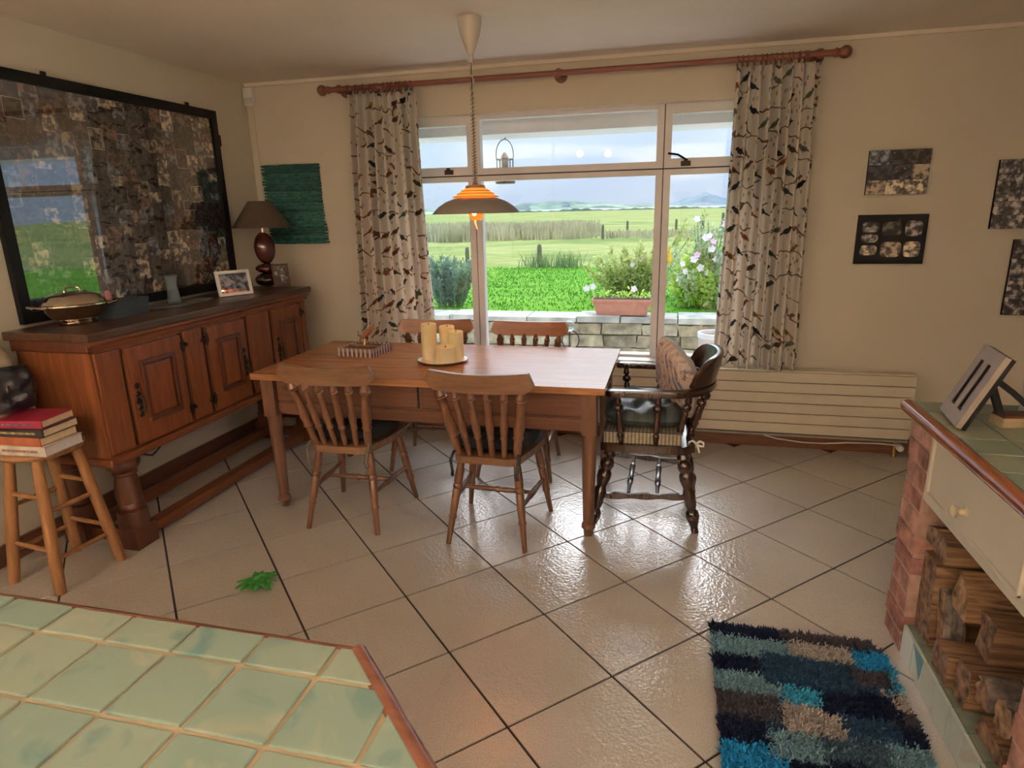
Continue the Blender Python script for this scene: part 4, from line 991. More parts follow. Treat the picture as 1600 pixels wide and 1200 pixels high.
ow('stretcher', bx(-2.865, -2.815, 2.40, 3.835, .02, .075), 'oak_y', sb, bevel=.005)
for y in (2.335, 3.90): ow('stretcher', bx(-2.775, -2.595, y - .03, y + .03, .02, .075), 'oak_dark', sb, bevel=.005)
# cable under it
cb = obj('cable', tube(B(), [(-2.965, 3.02, .46), (-2.95, 3.0, .36), (-2.90, 2.95, .26), (-2.88, 2.86, .24), (-2.9, 2.78, .28), (-2.96, 2.70, .31), (-2.99, 2.66, .31)], .004, 6), 'black_matt'); tag(cb, 'thin black cable hanging under the sideboard against the wall', 'cable')

# ------------------------------------------------------------------ photo collage
pc = thing('photo_collage', 'huge black framed collage of snapshots behind glass above the sideboard', 'picture', (-2.992, 3.15, 1.09))
tilt = math.atan2(.0, 1.13)
hold = Matrix.Rotation(tilt, 4, 'Y')
def co(bm):
    for v in bm.verts: v.co = hold @ v.co
    return bm
CY0, CY1, CZ1 = -.80, .785, 1.145; fw = .052
for nm, a in (('frame_bar', (CY0, CY1, CZ1 - fw, CZ1)), ('frame_bar', (CY0, CY1, 0, fw)), ('frame_bar', (CY0, CY0 + fw, fw, CZ1 - fw)), ('frame_bar', (CY1 - fw, CY1, fw, CZ1 - fw))):
    obj(nm, co(bx(0, .03, a[0], a[1], a[2], a[3])), 'black', pc, bevel=.003)
obj('backing', co(bx(.002, .008, CY0 + .01, CY1 - .01, .01, CZ1 - .01)), 'black_matt', pc)
rnd = random.Random(42); ny = 17; y0, y1, z0, z1 = CY0 + fw, CY1 - fw, fw, CZ1 - fw
yy = y0; cells = []
for c_i in range(ny):
    wy = (y1 - y0) / ny; zc = z0 - rnd.uniform(0, .04)
    while zc < z1 - .012:
        hz = rnd.choice((.058, .07, .08, .09, .105)); cells.append((y0 + c_i * wy, wy, zc, hz)); zc += hz
for (ya, wy, za, hz) in cells[:295]:
    za2, zb2 = max(za, z0 + .001), min(za + hz, z1 - .001)
    if zb2 - za2 < .02: continue
    cy, cz = ya + wy / 2 + rnd.uniform(-.006, .006), (za2 + zb2) / 2
    w2, h2 = wy / 2 * rnd.uniform(.98, 1.13), (zb2 - za2) / 2 * rnd.uniform(1.0, 1.08)
    w2 = min(w2, cy - y0, y1 - cy); h2 = min(h2, cz - z0, z1 - cz)
    x = .0085 + rnd.uniform(0, .005)
    bm = B(); box(bm, -.0004, .0004, -w2, w2, -h2, h2)
    o = obj('snapshot', bm, 'photo', pc, tuple(hold @ Vector((x, cy, cz))), rot=(rnd.uniform(-.05, .05), tilt, 0))
    if rnd.random() < .05:
        bm = B(); t = .0025
        for k in ((-w2, w2, h2 - t, h2), (-w2, w2, -h2, -h2 + t), (-w2, -w2 + t, -h2, h2), (w2 - t, w2, -h2, h2)): box(bm, .0004, .0008, k[0], k[1], k[2], k[3])
        obj('white_border', bm, 'white', o)
obj('glass', co(bx(.018, .0205, CY0 + .03, CY1 - .03, .03, CZ1 - .03)), 'pic_glass', pc)
for y in (-.42, .55): obj('hanger', co(bx(.0, .012, y - .012, y + .012, CZ1, CZ1 + .022)), 'iron', pc)
bm = co(bx(0, .02, CY1, CY1 + .028, .93, 1.0)); obj('clip', bm, 'black_matt', pc, bevel=.003)

# ------------------------------------------------------------------ on the sideboard
z = ZS + .0005
tu = thing('tureen', 'polished silver oval chafing dish with lid and handles on the sideboard', 'dish', (-2.735, 2.43, z), math.radians(62))
bm = B(); sc_ = Matrix.Diagonal((1.08, .78, 1.4, 1))
def oval(prof, seg=32):
    bm = revolve(B(), prof, seg)
    for v in bm.verts: v.co = sc_ @ v.co
    return bm
obj('bowl', oval([(0, .012), (.06, .013), (.095, .026), (.118, .05), (.122, .062), (.128, .065), (.128, .07), (.115, .072)]), 'steel', tu, smooth=True)
obj('foot', oval([(.075, 0), (.078, .006), (.06, .014), (.05, .014)]), 'steel', tu, smooth=True)
obj('lid', oval([(.124, .072), (.118, .082), (.112, .084), (.10, .096), (.06, .107), (.0, .112)]), 'steel', tu, smooth=True)
obj('lid_handle', tube(B(), [(-.035, 0, .148), (-.028, 0, .172), (0, 0, .178), (.028, 0, .172), (.035, 0, .148)], .005, 8), 'steel', tu, smooth=True)
for s in (-1, 1): obj('handle', tube(B(), [(s * .128, -.03, .085), (s * .17, -.03, .095), (s * .185, 0, .10), (s * .17, .03, .095), (s * .128, .03, .085)], .006, 8), 'steel', tu, smooth=True)
t = thing('storage_box', 'small dark slate blue box beside the silver dish', 'box', (-2.73, 2.70, z), math.radians(8))
obj('box', bx(-.05, .05, -.125, .125, 0, .062), plain('slate_blue', (.055, .07, .085), .5), t, bevel=.005); obj('lid', bx(-.053, .053, -.128, .128, .0625, .082), plain('slate_blue_lid', (.05, .062, .078), .45), t, bevel=.005)
t = thing('lace_mat', 'dark oval lace mat under the glass vase on the sideboard', 'mat', (-2.76, 3.12, z))
bm = B(); n = 48; prism(bm, [((.105 + .006 * math.cos(i * 2 * PI / n * 16)) * math.cos(2 * PI * i / n), (.245 + .01 * math.cos(i * 2 * PI / n * 16)) * math.sin(2 * PI * i / n)) for i in range(n)], 0, .003)
obj('cloth', bm, plain('grey_lace', (.085, .085, .08), .9, var=.5, scale=70), t)
bm = revolve(B(), [(.10, .003), (.11, .006), (.118, .003)], 40)
for v in bm.verts: v.co = Matrix.Diagonal((.85, 2.0, 1, 1)) @ v.co
obj('lace_edge', bm, plain('lace_edge', (.13, .13, .12), .9, var=.5, scale=90), t)
t = thing('glass_vase', 'clear bluish glass vase standing on the dark lace mat', 'vase', (-2.80, 3.13, z + .0035))
m_, nt_, b_ = new_mat('blue_glass'); b_.inputs['Base Color'].default_value = (.70, .82, .90, 1); b_.inputs['Transmission Weight'].default_value = .85; b_.inputs['Roughness'].default_value = .08; b_.inputs['IOR'].default_value = 1.4
obj('body', revolve(B(), [(0, 0), (.034, 0), (.037, .01), (.032, .06), (.026, .10), (.033, .135), (.036, .15), (.031, .15), (.022, .10), (.028, .06), (.03, .012), (0, .01)], 22), m_, t, smooth=True)
obj('rim', revolve(B(), [(.036, .149), (.039, .152), (.036, .156), (.031, .151)], 22), m_, t, smooth=True)
t = thing('pink_candle', 'small pink candle standing against the collage behind the blue box', 'candle', (-2.90, 2.78, z))
obj('wax', revolve(B(), [(0, 0), (.012, 0), (.012, .06), (.018, .064), (.018, .1), (.01, .115), (0, .118)], 14), plain('pink_wax', (.50, .19, .22), .5), t, smooth=True); obj('wick', tube(B(), [(0, 0, .115), (.001, 0, .128)], .0018, 5), 'black_matt', t)
def photo_frame(name, label, loc, rz, w, h, fwid, fmat, pmat, lean=12, border=None, grp=None):
    t = thing(name, label, 'picture frame', loc, rz)
    R_ = Matrix.Rotation(math.radians(-lean), 4, 'X')
    def rr(bm):
        for v in bm.verts: v.co = R_ @ v.co
        return bm
    bm = B()
    for a in ((-w / 2, w / 2, h - fwid, h), (-w / 2, w / 2, 0, fwid), (-w / 2, -w / 2 + fwid, fwid, h - fwid), (w / 2 - fwid, w / 2, fwid, h - fwid)): box(bm, a[0], a[1], -.016, 0, a[2], a[3])
    obj('frame', rr(bm), fmat, t, bevel=.002)
    obj('print', rr(bx(-w / 2 + fwid * .7, w / 2 - fwid * .7, -.006, -.003, fwid * .7, h - fwid * .7)), pmat, t)
    obj('glass', rr(bx(-w / 2 + fwid * .8, w / 2 - fwid * .8, -.010, -.008, fwid * .8, h - fwid * .8)), 'pane', t)
    hh = h * .72; y = math.sin(math.radians(lean)) * hh
    obj('strut', tube(B(), [(0, y + .003, hh * math.cos(math.radians(lean))), (0, y + .06, .008)], .006, 6, flat=2), 'black_matt', t)
    return t
photo_frame('framed_photo', 'white framed group photograph standing on the sideboard', (-2.645, 3.475, z + .001), math.radians(62), .215, .155, .018, 'white', 'photo')
photo_frame('framed_photo', 'small brown framed portrait photograph beside the lamp base', (-2.63, 3.955, z + .001), math.radians(45), .11, .155, .013, 'oak_dark', 'photo_bw')
t = thing('wooden_dish', 'small dark wooden dish behind the white photo frame', 'dish', (-2.83, 3.76, z))
obj('bowl', revolve(B(), [(0, 0), (.05, 0), (.085, .018), (.09, .03), (.084, .03), (.05, .01), (0, .008)], 28), 'oak_dark', t, smooth=True); obj('rim', tube(B(), [(.087 * math.cos(2 * PI * i / 28), .087 * math.sin(2 * PI * i / 28), .031) for i in range(28)], .004, 6, closed=True), 'oak_top', t)
lp = thing('table_lamp', 'table lamp of stacked brown pebbles with a brown cone shade', 'lamp', (-2.755, 3.985, z))
M['pebble'] = plain('glazed_brown_pebble', (.075, .022, .016), .12, var=.25, spec=.8); M['pebble_d'] = plain('glazed_dark_pebble', (.03, .016, .016), .15, var=.2, spec=.8)
obj('base_pebble', sphere(B(), (.0, 0, .048), .1, 24, (.88, .88, .48)), 'pebble_d', lp, smooth=True)
obj('middle_pebble', sphere(B(), (.0, 0, .125), .085, 24, (.92, .92, .40)), 'pebble', lp, smooth=True)
bm = sphere(B(), (0, 0, 0), .1, 24, (.70, .70, 1.08))
for v in bm.verts: v.co = Matrix.Translation((0, 0, .262)) @ Matrix.Rotation(math.radians(-4), 4, 'Y') @ v.co
obj('top_pebble', bm, 'pebble', lp, smooth=True)
obj('stem', tube(B(), [(0, 0, .362), (0, 0, .46)], .008, 8), 'steel', lp)
M['shade'] = plain('brown_shade_cloth', (.085, .058, .045), .9, var=.15, scale=70)
obj('shade', revolve(B(), [(.195, .40), (.075, .575), (.072, .575), (.192, .40)], 40), 'shade', lp, smooth=True)
obj('shade_lining', revolve(B(), [(.190, .402), (.072, .572)], 40), plain('shade_lining', (.55, .42, .30), .8), lp, smooth=True)
obj('socket', lathe(B(), (0, 0, .455), (0, 0, .50), [(0, .012), (.5, .016), (1, .014)], 12), 'black_matt', lp)

# ------------------------------------------------------------------ on the back wall, left
t = thing('motion_sensor', 'white motion sensor high in the room corner', 'sensor', (-2.955, YB, 2.318))
obj('case', bx(-.036, .036, -.04, -.001, 0, .115), 'white', t, bevel=.006); obj('lens', bx(-.027, .027, -.047, -.040, .01, .05), plain('sensor_lens', (.62, .60, .56), .35), t, bevel=.004)
obj('cable_trunking', bx(-.004, .008, -.007, -.0005, -.75, -.002), 'wall', t)
t = thing('reed_wall_hanging', 'teal green rectangular reed wall hanging above the lamp', 'wall hanging', (-2.70, YB - .001, 1.36))
rnd = random.Random(9); nr = 27
M['reed'] = varied('teal_reed', [(.026, .115, .10), (.035, .14, .115), (.02, .085, .08), (.045, .16, .13), (.024, .10, .08)], .7, 30, .35, .5)
for i in range(nr):
    q = i / (nr - 1); zz = .545 - q * .535; cx = .004 + .02 * q ** 3 + rnd.uniform(-.003, .003); hw = .232 + .006 * (q > .75) + rnd.uniform(-.003, .003)
    pts = [(cx - hw + 2 * hw * k / 8, -.016 + rnd.uniform(-.002, .002), zz + rnd.uniform(-.003, .003)) for k in range(9)]
    obj('reed', tube(B(), pts, [.008] + [.0125] * 7 + [.008], 7), 'reed', t, smooth=True)
obj('backing_cloth', bx(-.215, .225, -.006, -.001, .005, .55), 'reed', t)

# ------------------------------------------------------------------ curtains and rod
cr_ = thing('curtain_rod', 'long reddish wooden curtain rod with ball finials above the window', 'curtain rod', (-.73, 4.22, 2.366))
M['rod'] = wood('rod_wood', (.17, .055, .035), (.29, .11, .075), 'x', .35)
obj('rod', lathe(B(), (-1.56, 0, 0), (1.56, 0, 0), [(0, .017), (1, .017)], 14), 'rod', cr_, smooth=True)
for s in (-1, 1):
    bm = sphere(B(), (s * 1.605, 0, 0), .034, 16); lathe(bm, (s * 1.545, 0, 0), (s * 1.585, 0, 0), [(0, .018), (.3, .025), (.6, .02), (1, .022)], 14); obj('finial', bm, 'rod', cr_, smooth=True)
for x in (0, -1.48, 1.475):
    bm = B(); lathe(bm, (x, .108, .0), (x, -.005, 0), [(0, .04), (.12, .04), (.16, .02), (.7, .018), (.75, .026), (1, .027)], 14); obj('bracket', bm, 'rod', cr_, smooth=True)
def curtain(name, label, x0t, x1t, x0b, x1b, zt, zb, folds, seed, ringx, bulge=0, slant=0):
    t = thing(name, label, 'curtain', ((x0t + x1t) / 2, 4.215, zb)); cx = (x0t + x1t) / 2
    rnd = random.Random(seed); nu, nv = folds * 14, 46; ph = [rnd.uniform(.75, 1.3) for _ in range(folds + 1)]; shf = [rnd.uniform(-.25, .25) for _ in range(folds + 1)]
    V, F, UV = [], [], []
    cloth = 2.1 * abs(x1t - x0t)
    for j in range(nv + 1):
        q = j / nv; zc = zt + (zb - zt) * q
        for i in range(nu + 1):
            u = i / nu; f = u * folds; k = min(int(f), folds - 1); fr = f - k
            amp = .042 * (ph[k] * (1 - fr) + ph[k + 1] * fr) * (.55 + .45 * min(1, q * 5))
            a = 2 * PI * (f + (shf[k] * (1 - fr) + shf[k + 1] * fr) * min(1, q * 3))
            y = -amp * math.copysign(abs(math.sin(a)) ** .75, math.sin(a)) + .008 * math.sin(a * 2 + q * 3)
            if q < .05: y += .006 * math.sin(u * folds * 5 * 2 * PI)
            s = q ** 1.4
            xa = x0t + (x0b - x0t) * s + bulge * 0; xb = x1t + (x1b - x1t) * s
            x = xa + (xb - xa) * (u + .35 / folds * math.sin(a + .8) / (2 * PI) * 1.6)
            zz = zc + slant * u * q + .006 * math.sin(f * 2.1 + seed) * q
            V.append((x - cx, y, zz - zb)); UV.append((u * cloth, (zt - zc)))
    for j in range(nv):
        for i in range(nu): k = j * (nu + 1) + i; F.append((k, k + 1, k + nu + 2, k + nu + 1))
    o = pyobj('cloth', V, F, 'curtain', t, smooth=True)
    uvl = o.data.uv_layers.new(name='uv')
    for lpx in o.data.loops: uvl.data[lpx.index].uv = (UV[lpx.vertex_index][0] + seed * 1.37, -UV[lpx.vertex_index][1])
    sm = o.modifiers.new('thick', 'SOLIDIFY'); sm.thickness = .0018
    for i, x in enumerate(ringx):
        obj('ring', tube(B(), [(x - cx + .004 * math.sin(i * 2.3), .005 + .0265 * math.sin(2 * PI * k / 16), 2.366 - zb - .009 + .0265 * math.cos(2 * PI * k / 16)) for k in range(16)], .0048, 6, closed=True), 'rod', t, smooth=True)
    return t
curtain('curtain', 'gathered bird print curtain left of the window, behind the table', -2.155, -1.665, -2.195, -1.60, 2.325, .565, 8, 3, [-2.14, -2.09, -2.03, -1.985, -1.955, -1.93, -1.89, -1.86, -1.83, -1.80, -1.77, -1.735, -1.70])
curtain('curtain', 'gathered bird print curtain right of the window, above the radiator', .305, .755, .262, .785, 2.325, .574, 8, 5, [.31, .335, .37, .40, .44, .47, .49, .52, .55, .58, .605, .64, .67, .69], slant=-.025)

# ------------------------------------------------------------------ radiator
rd = thing('radiator', 'long low cream radiator of flat horizontal panels under the window', 'radiator', (.25, 4.26, .125))
RX0, RX1 = -1.15, 1.218
for i in range(6):
    obj('panel', bx(RX0, RX1, -.028, -.012, .002 + i * .0682, .0640 + i * .0682), 'rad', rd, bevel=.004)
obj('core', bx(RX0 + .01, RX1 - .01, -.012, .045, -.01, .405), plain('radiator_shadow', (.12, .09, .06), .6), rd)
obj('top_grille', bx(RX0, RX1, -.028, .05, .409, .418), 'rad', rd, bevel=.003)
obj('bottom_rail', bx(RX0, RX1, -.022, .05, -.022, -.010), plain('radiator_grey', (.38, .36, .32), .5), rd)
obj('valve', lathe(B(), (RX1 - .05, -.075, -.045), (RX1 - .05, -.01, -.045), [(0, .017), (.1, .021), (.55, .021), (.6, .012), (1, .012)], 14), 'white', rd, smooth=True)
obj('pipe', tube(B(), [(RX1 - .065, -.008, -.012), (RX1 - .065, -.012, -.124)], .012, 8), 'brass', rd)
cb = obj('cable', tube(B(), [(.62, 4.225, .108), (.70, 4.215, .092), (.85, 4.21, .078), (.98, 4.21, .078), (1.12, 4.213, .092), (1.30, 4.215, .098), (1.40, 4.215, .092)], .0042, 6), 'white'); tag(cb, 'thin white cable sagging under the radiator beside the valve', 'cable')

# ------------------------------------------------------------------ pictures on the back wall, right
def wall_picture(label, x0, x1, z0, z1, kind, seed, nx, nz):
    t = thing('wall_picture', label, 'picture', ((x0 + x1) / 2, YB - .001, z0)); w, h = (x1 - x0) / 2, z1 - z0
    if kind == 'black': obj('mount', bx(-w, w, -.022, 0, 0, h), 'black', t, bevel=.002)
    else: obj('mount', bx(-w, w, -.02, 0, 0, h), 'black_matt', t, bevel=.002)
    rnd = random.Random(seed)
    if kind == 'black':
        for cx, cz, a, b_ in ((-.115, .215, .045, .03), (-.115, .15, .045, .024), (-.115, .08, .045, .03), (.0, .205, .052, .04), (.005, .085, .056, .045), (.115, .205, .045, .045), (.117, .085, .045, .045)):
            n = 20; e = 4.0
            pts = []
            for i in range(n):
                th = 2 * PI * i / n; c_, s_ = math.cos(th), math.sin(th)
                pts.append((a * abs(c_) ** (2 / e) * (1 if c_ > 0 else -1), b_ * abs(s_) ** (2 / e) * (1 if s_ > 0 else -1)))
            bm = prism(B(), pts, 0, .0015, Matrix(((1, 0, 0, 0), (0, 0, -1, 0), (0, 1, 0, 0), (0, 0, 0, 1))))
            obj('snapshot', bm, ('photo_bw', 'photo')[rnd.random() < .5], t, (cx, -.0222, cz))
    else:
        for j in range(nz):
            xs = sorted([rnd.uniform(.15, .85) for _ in range(nx - 1)]); xs = [0] + [(i + 1) / nx + rnd.uniform(-.08, .08) for i in range(nx - 1)] + [1]
            for a, b_ in zip(xs, xs[1:]):
                xa, xb = -w + a * 2 * w, -w + b_ * 2 * w; za, zb = j * h / nz, (j + 1) * h / nz
                obj('snapshot', bx(-(xb - xa) / 2 + .001, (xb - xa) / 2 - .001, -.001, 0, -(zb - za) / 2 + .001, (zb - za) / 2 - .001), kind, t, ((xa + xb) / 2, -.0202, (za + zb) / 2))
    return t
wall_picture('colour photo collage canvas, upper of the two left of the corner', 1.079, 1.40, 1.602, 1.849, 'photo', 4, 3, 3)
wall_picture('black panel of six small photographs, below the colour collage canvas', 1.06, 1.431, 1.203, 1.489, 'black', 6, 3, 2)
wall_picture('grey photo collage canvas, upper right at the picture edge', 1.748, 2.12, 1.398, 1.774, 'photo_bw', 8, 5, 5)
wall_picture('grey photo collage canvas, lower right at the picture edge', 1.884, 2.25, .905, 1.338, 'photo_bw', 10, 4, 4)

# ------------------------------------------------------------------ right-hand tiled counter with log store
ct = thing('tiled_counter', 'tiled counter with wooden nosing, cream drawer and brick log store on the right', 'counter', (1.2, 1.6, 0))
CX = .845; Y0, Y1 = 1.365, 2.235
ow('worktop_bed', bx(.815, 1.9, .3, 2.375, .862, .893), 'grout_tan', ct)
rnd = random.Random(31)
for i in range(9):
    for k in range(14):
        xa, ya = .822 + i * .126, 2.372 - (k + 1) * .126
        if ya < .9: continue
        if xa > 1.09 and ya < 2.25: continue
        ow('tile', bx(xa, xa + .121, ya, ya + .121, .892, .9 + rnd.uniform(-.0006, .0006)), 'glaze_c', ct, bevel=.002)
bm = B(); pts = [(.807, 2.378, .880)] + [(.807, y, .880) for y in (2.3, 1.8, 1.3, .9)]
ow('nosing', tube(bm, pts, .0225, 16), 'nosing', ct, smooth=True)
ow('cabinet_side', bx(CX, 1.9, .3, Y0 - .01, 0, .862), 'cream_paint', ct)
ow('back_panel', bx(1.42, 1.9, Y0, 2.37, 0, .862), 'oak_dark', ct)
ow('drawer_rail', bx(CX + .004, CX + .03, Y0, Y1 + .01, .835, .862), 'cream_paint', ct)
dw = ow('drawer', bx(CX, CX + .022, Y0 + .005, Y1 + .008, .597, .858), 'cream_paint', ct, bevel=.003)
bm = B(); a0, a1, c0, c1 = 1.60, 2.205, .632, .83; t_ = .008
for k in ((a0, a1, c1 - t_, c1), (a0, a1, c0, c0 + t_), (a0, a0 + t_, c0, c1), (a1 - t_, a1, c0, c1)): box(bm, CX - .009, CX + .001, *k)
ow('moulding', bm, 'cream_paint', dw, bevel=.002)
bm = B(); lathe(bm, (CX, 1.925, .70), (CX - .045, 1.925, .70), [(0, .016), (.12, .017), (.2, .010), (.55, .009), (.68, .017), (.85, .020), (.96, .014), (1, .004)], 18)
ow('knob', bm, plain('ceramic_knob', (.66, .58, .42), .15, var=.03), dw, smooth=True)
ow('niche_lid', bx(CX + .03, 1.42, Y0, 2.37, .585, .60), 'oak_dark', ct)
# brick piers
for (ya, yb) in ((2.238, 2.402), (1.375, 1.515)):
    ow('mortar', bx(CX - .002, 1.42, ya - .001, yb - .001, 0, .862), 'mortar', ct)
    zc = .002; k = 0
    while zc < .80:
        h = .068; x = CX - .006; ln = .10 if k % 2 else .205
        while x < 1.41:
            x2 = min(x + ln, 1.42)
            ow('brick', bx(x + rnd.uniform(-.005, .004), x2 - .009, ya + rnd.uniform(-.004, .003), yb + rnd.uniform(-.004, .004), zc, zc + h + rnd.uniform(-.003, .003)), 'brick', ct, bevel=.006)
            x = x2; ln = .205
        zc += .077; k += 1
# tiled plinth
ow('plinth', bx(CX + .008, 1.42, 1.515, Y1, 0, .112), 'grout_tan', ct)
for k in range(7):
    ya = 2.23 - (k + 1) * .1
    f = ow('tile', bx(CX, CX + .01, ya + .002, ya + .098, .002, .118), 'glaze_p', ct, bevel=.0015)
    if k in (1, 6):
        bm = prism(B(), [(ya + .004, .116), (ya + .096, .116), (ya + .02, .03)], CX - .0008, CX + .003, Matrix(((0, 0, 1, 0), (1, 0, 0, 0), (0, 1, 0, 0), (0, 0, 0, 1))))
        bmesh.ops.recalc_face_normals(bm, faces=bm.faces[:])
        ow('blue_inlay', bm, 'glaze_blue', f)
    for j in range(5): ow('tile', bx(CX + .012 + j * .1, CX + .109 + j * .1, ya + .002, ya + .098, .111, .1195), 'glaze_c', ct, bevel=.0015)
# logs
def log_mat():
    m, nt, b = new_mat('split_log')
    n1 = N(nt, 'ShaderNodeTexNoise', Scale=3.0, Detail=7.0, Distortion=.6); nt.links.new(coords(nt, (2, 22, 22), rnd=True), n1.inputs['Vector'])
    oi = nt.nodes.new('ShaderNodeObjectInfo')
    a = mix_rgb(nt, oi.outputs['Random'], (.075, .034, .018), (.11, .056, .028)); c = mix_rgb(nt, oi.outputs['Random'], (.26, .13, .062), (.33, .19, .095))
    f = ramp(nt, n1.outputs['Fac'], [(.36, (0, 0, 0)), (.64, (1, 1, 1))])
    nt.links.new(mix_rgb(nt, f, a, c), b.inputs['Base Color']); b.inputs['Roughness'].default_value = .85; bump(nt, b, n1.outputs['Fac'], .7, .012); return m
M['log'] = log_mat(); M['log_end'] = varied('log_end', [(.27, .165, .10), (.33, .21, .125), (.22, .14, .095)], .9, 34, .5, .8)
M['bark'] = varied('grey_bark', [(.20, .16, .135), (.27, .22, .185), (.17, .13, .105)], .95, 22, .5, 1.0)
def log(label, x0, x1, c, prof, tw=0, skew=(0, 0), mat='log', taper=1.0):
    """prof: points (y, z) of the cut end round c; the log runs back from x0 to x1"""
    p = Vector((x0, c[0], c[1])); bm = B(); n = 7; rr = random.Random(hash(label) % 1000 if False else len(label) * 7 + int(c[0] * 1000)); rings = []
    # subdivide the outline for a rough edge
    out = []
    for i in range(len(prof)):
        a, b_ = prof[i], prof[(i + 1) % len(prof)]
        out += [a, ((a[0] + b_[0]) / 2 + rr.uniform(-.004, .004), (a[1] + b_[1]) / 2 + rr.uniform(-.004, .004))]
    for k in range(n):
        q = k / (n - 1); ca, sa = math.cos(tw * q), math.sin(tw * q); s = 1 + (taper - 1) * q
        rings.append([bm.verts.new((q * (x1 - x0) + (rr.uniform(-.006, .006) if k in (0, n - 1) else 0), (y * ca - z_ * sa) * s + skew[0] * q + rr.uniform(-.0035, .0035), (y * sa + z_ * ca) * s + skew[1] * q + rr.uniform(-.0035, .0035))) for y, z_ in out])
    m = len(out)
    for a, b_ in zip(rings, rings[1:]):
        for i in range(m): bm.faces.new((a[i], b_[i], b_[(i + 1) % m], a[(i + 1) % m]))
    f1 = bm.faces.new(rings[0]); f2 = bm.faces.new(rings[-1][::-1]); f1.material_index = f2.material_index = 1
    bmesh.ops.recalc_face_normals(bm, faces=bm.faces[:])
    o = obj('firewood_log', bm, mat, None, p); o.data.materials.append(M['log_end'])
    tag(o, label, 'log', 'split logs in the log store'); return o
def rnd_poly(r, n, sq=1.0, seed=0):
    rr = random.Random(seed); return [(r * math.cos(2 * PI * i / n) * rr.uniform(.85, 1.1), r * sq * math.sin(2 * PI * i / n) * rr.uniform(.85, 1.1)) for i in range(n)]
log('flat split log lying topmost in the far corner of the store', .865, 1.25, (2.13, .49), [(-.085, -.03), (.09, -.035), (.095, .02), (.02, .045), (-.08, .03)])
log('wedge log with a pale pointed end under the topmost log', .90, 1.3, (1.99, .385), [(-.045, -.055), (.045, -.05), (.06, .02), (.04, .075), (-.02, .02)], skew=(-.05, .0))
log('grey barked stick leaning upright beside the wedge log', .885, .95, (2.06, .25), [(-.03, -.08), (.01, -.085), (.05, .08), (.045, .10), (.005, .10)], mat='bark', taper=.9)
log('dark square log lying lowest on the tiled plinth at the far side', .86, 1.25, (1.965, .1705), [(-.055, -.05), (.055, -.05), (.055, .045), (-.05, .048)])
log('large square split log in the middle of the store', .925, 1.35, (1.872, .335), [(-.04, -.06), (.045, -.058), (.048, .06), (-.038, .062)])
log('pale squared log on the plinth beside the dark log', .875, 1.25, (1.845, .1875), [(-.035, -.065), (.045, -.066), (.045, .06), (-.03, .062)])
log('round bark covered log end right of the pale squared log', .885, 1.25, (1.755, .238), rnd_poly(.042, 9, 1.2, 3), mat='bark')
log('rough round log with a frayed end at the right of the pile', .885, 1.25, (1.645, .245), rnd_poly(.05, 9, 1.15, 4), mat='bark')
log('reddish log lying low at the near end of the pile', .88, 1.25, (1.66, .153), [(-.07, -.03), (.09, -.03), (.07, .03), (-.06, .028)])
log('brown log at the back between the topmost and the large square log', 1.06, 1.40, (1.93, .475), [(-.10, -.045), (.10, -.045), (.09, .045), (-.09, .05)])
log('dark brown log standing against the brick pier behind the grey stick', .875, 1.38, (2.165, .288), [(-.055, -.165), (.066, -.165), (.066, .13), (-.05, .125)])
# things on the counter
t = photo_frame('framed_photo', 'grey double photo frame with two tall openings leaning back on the counter', (.862, 2.16, .9025), -PI / 2 - .13, .198, .238, .042, plain('taupe_frame', (.30, .245, .21), .35), plain('pale_lilac_print', (.42, .38, .42), .4, var=.45, scale=40), lean=23)
R_ = Matrix.Rotation(math.radians(-23), 4, 'X'); bm = bx(-.012, .012, -.017, -.001, .042, .196)
for v in bm.verts: v.co = R_ @ v.co
obj('divider', bm, t.children[0].data.materials[0], t)
bm = B()
for k in ((-.0575, -.050), (.012, .0195)): box(bm, k[0], k[1], -.0125, -.002, .042, .196)
for k in ((-.05, -.012), (.0195, .057)): box(bm, k[0], k[1], -.0125, -.002, .042, .048)
for v in bm.verts: v.co = R_ @ v.co
obj('inner_edge', bm, 'black', t)
bm = bx(-.1, .1, .0005, .012, 0, .238)
for v in bm.verts: v.co = R_ @ v.co
obj('back_board', bm, 'black', t, bevel=.002)
bm = B(); sweep_rect(bm, [(0, .068, .155), (0, .14, .10), (0, .235, .014)], .05, .022); obj('easel_leg', bm, 'black', t, bevel=.002)
t = thing('wooden_block', 'small pale wooden block beside the double photo frame', 'block', (1.015, 2.14, .901), math.radians(12))
obj('block', bx(-.05, .05, -.03, .03, 0, .03), wood('pale_block', (.30, .22, .13), (.42, .32, .2), 'x', .6), t, bevel=.006); obj('cap', bx(-.046, .046, -.026, .026, .0302, .036), 'oak_dark', t, bevel=.002)

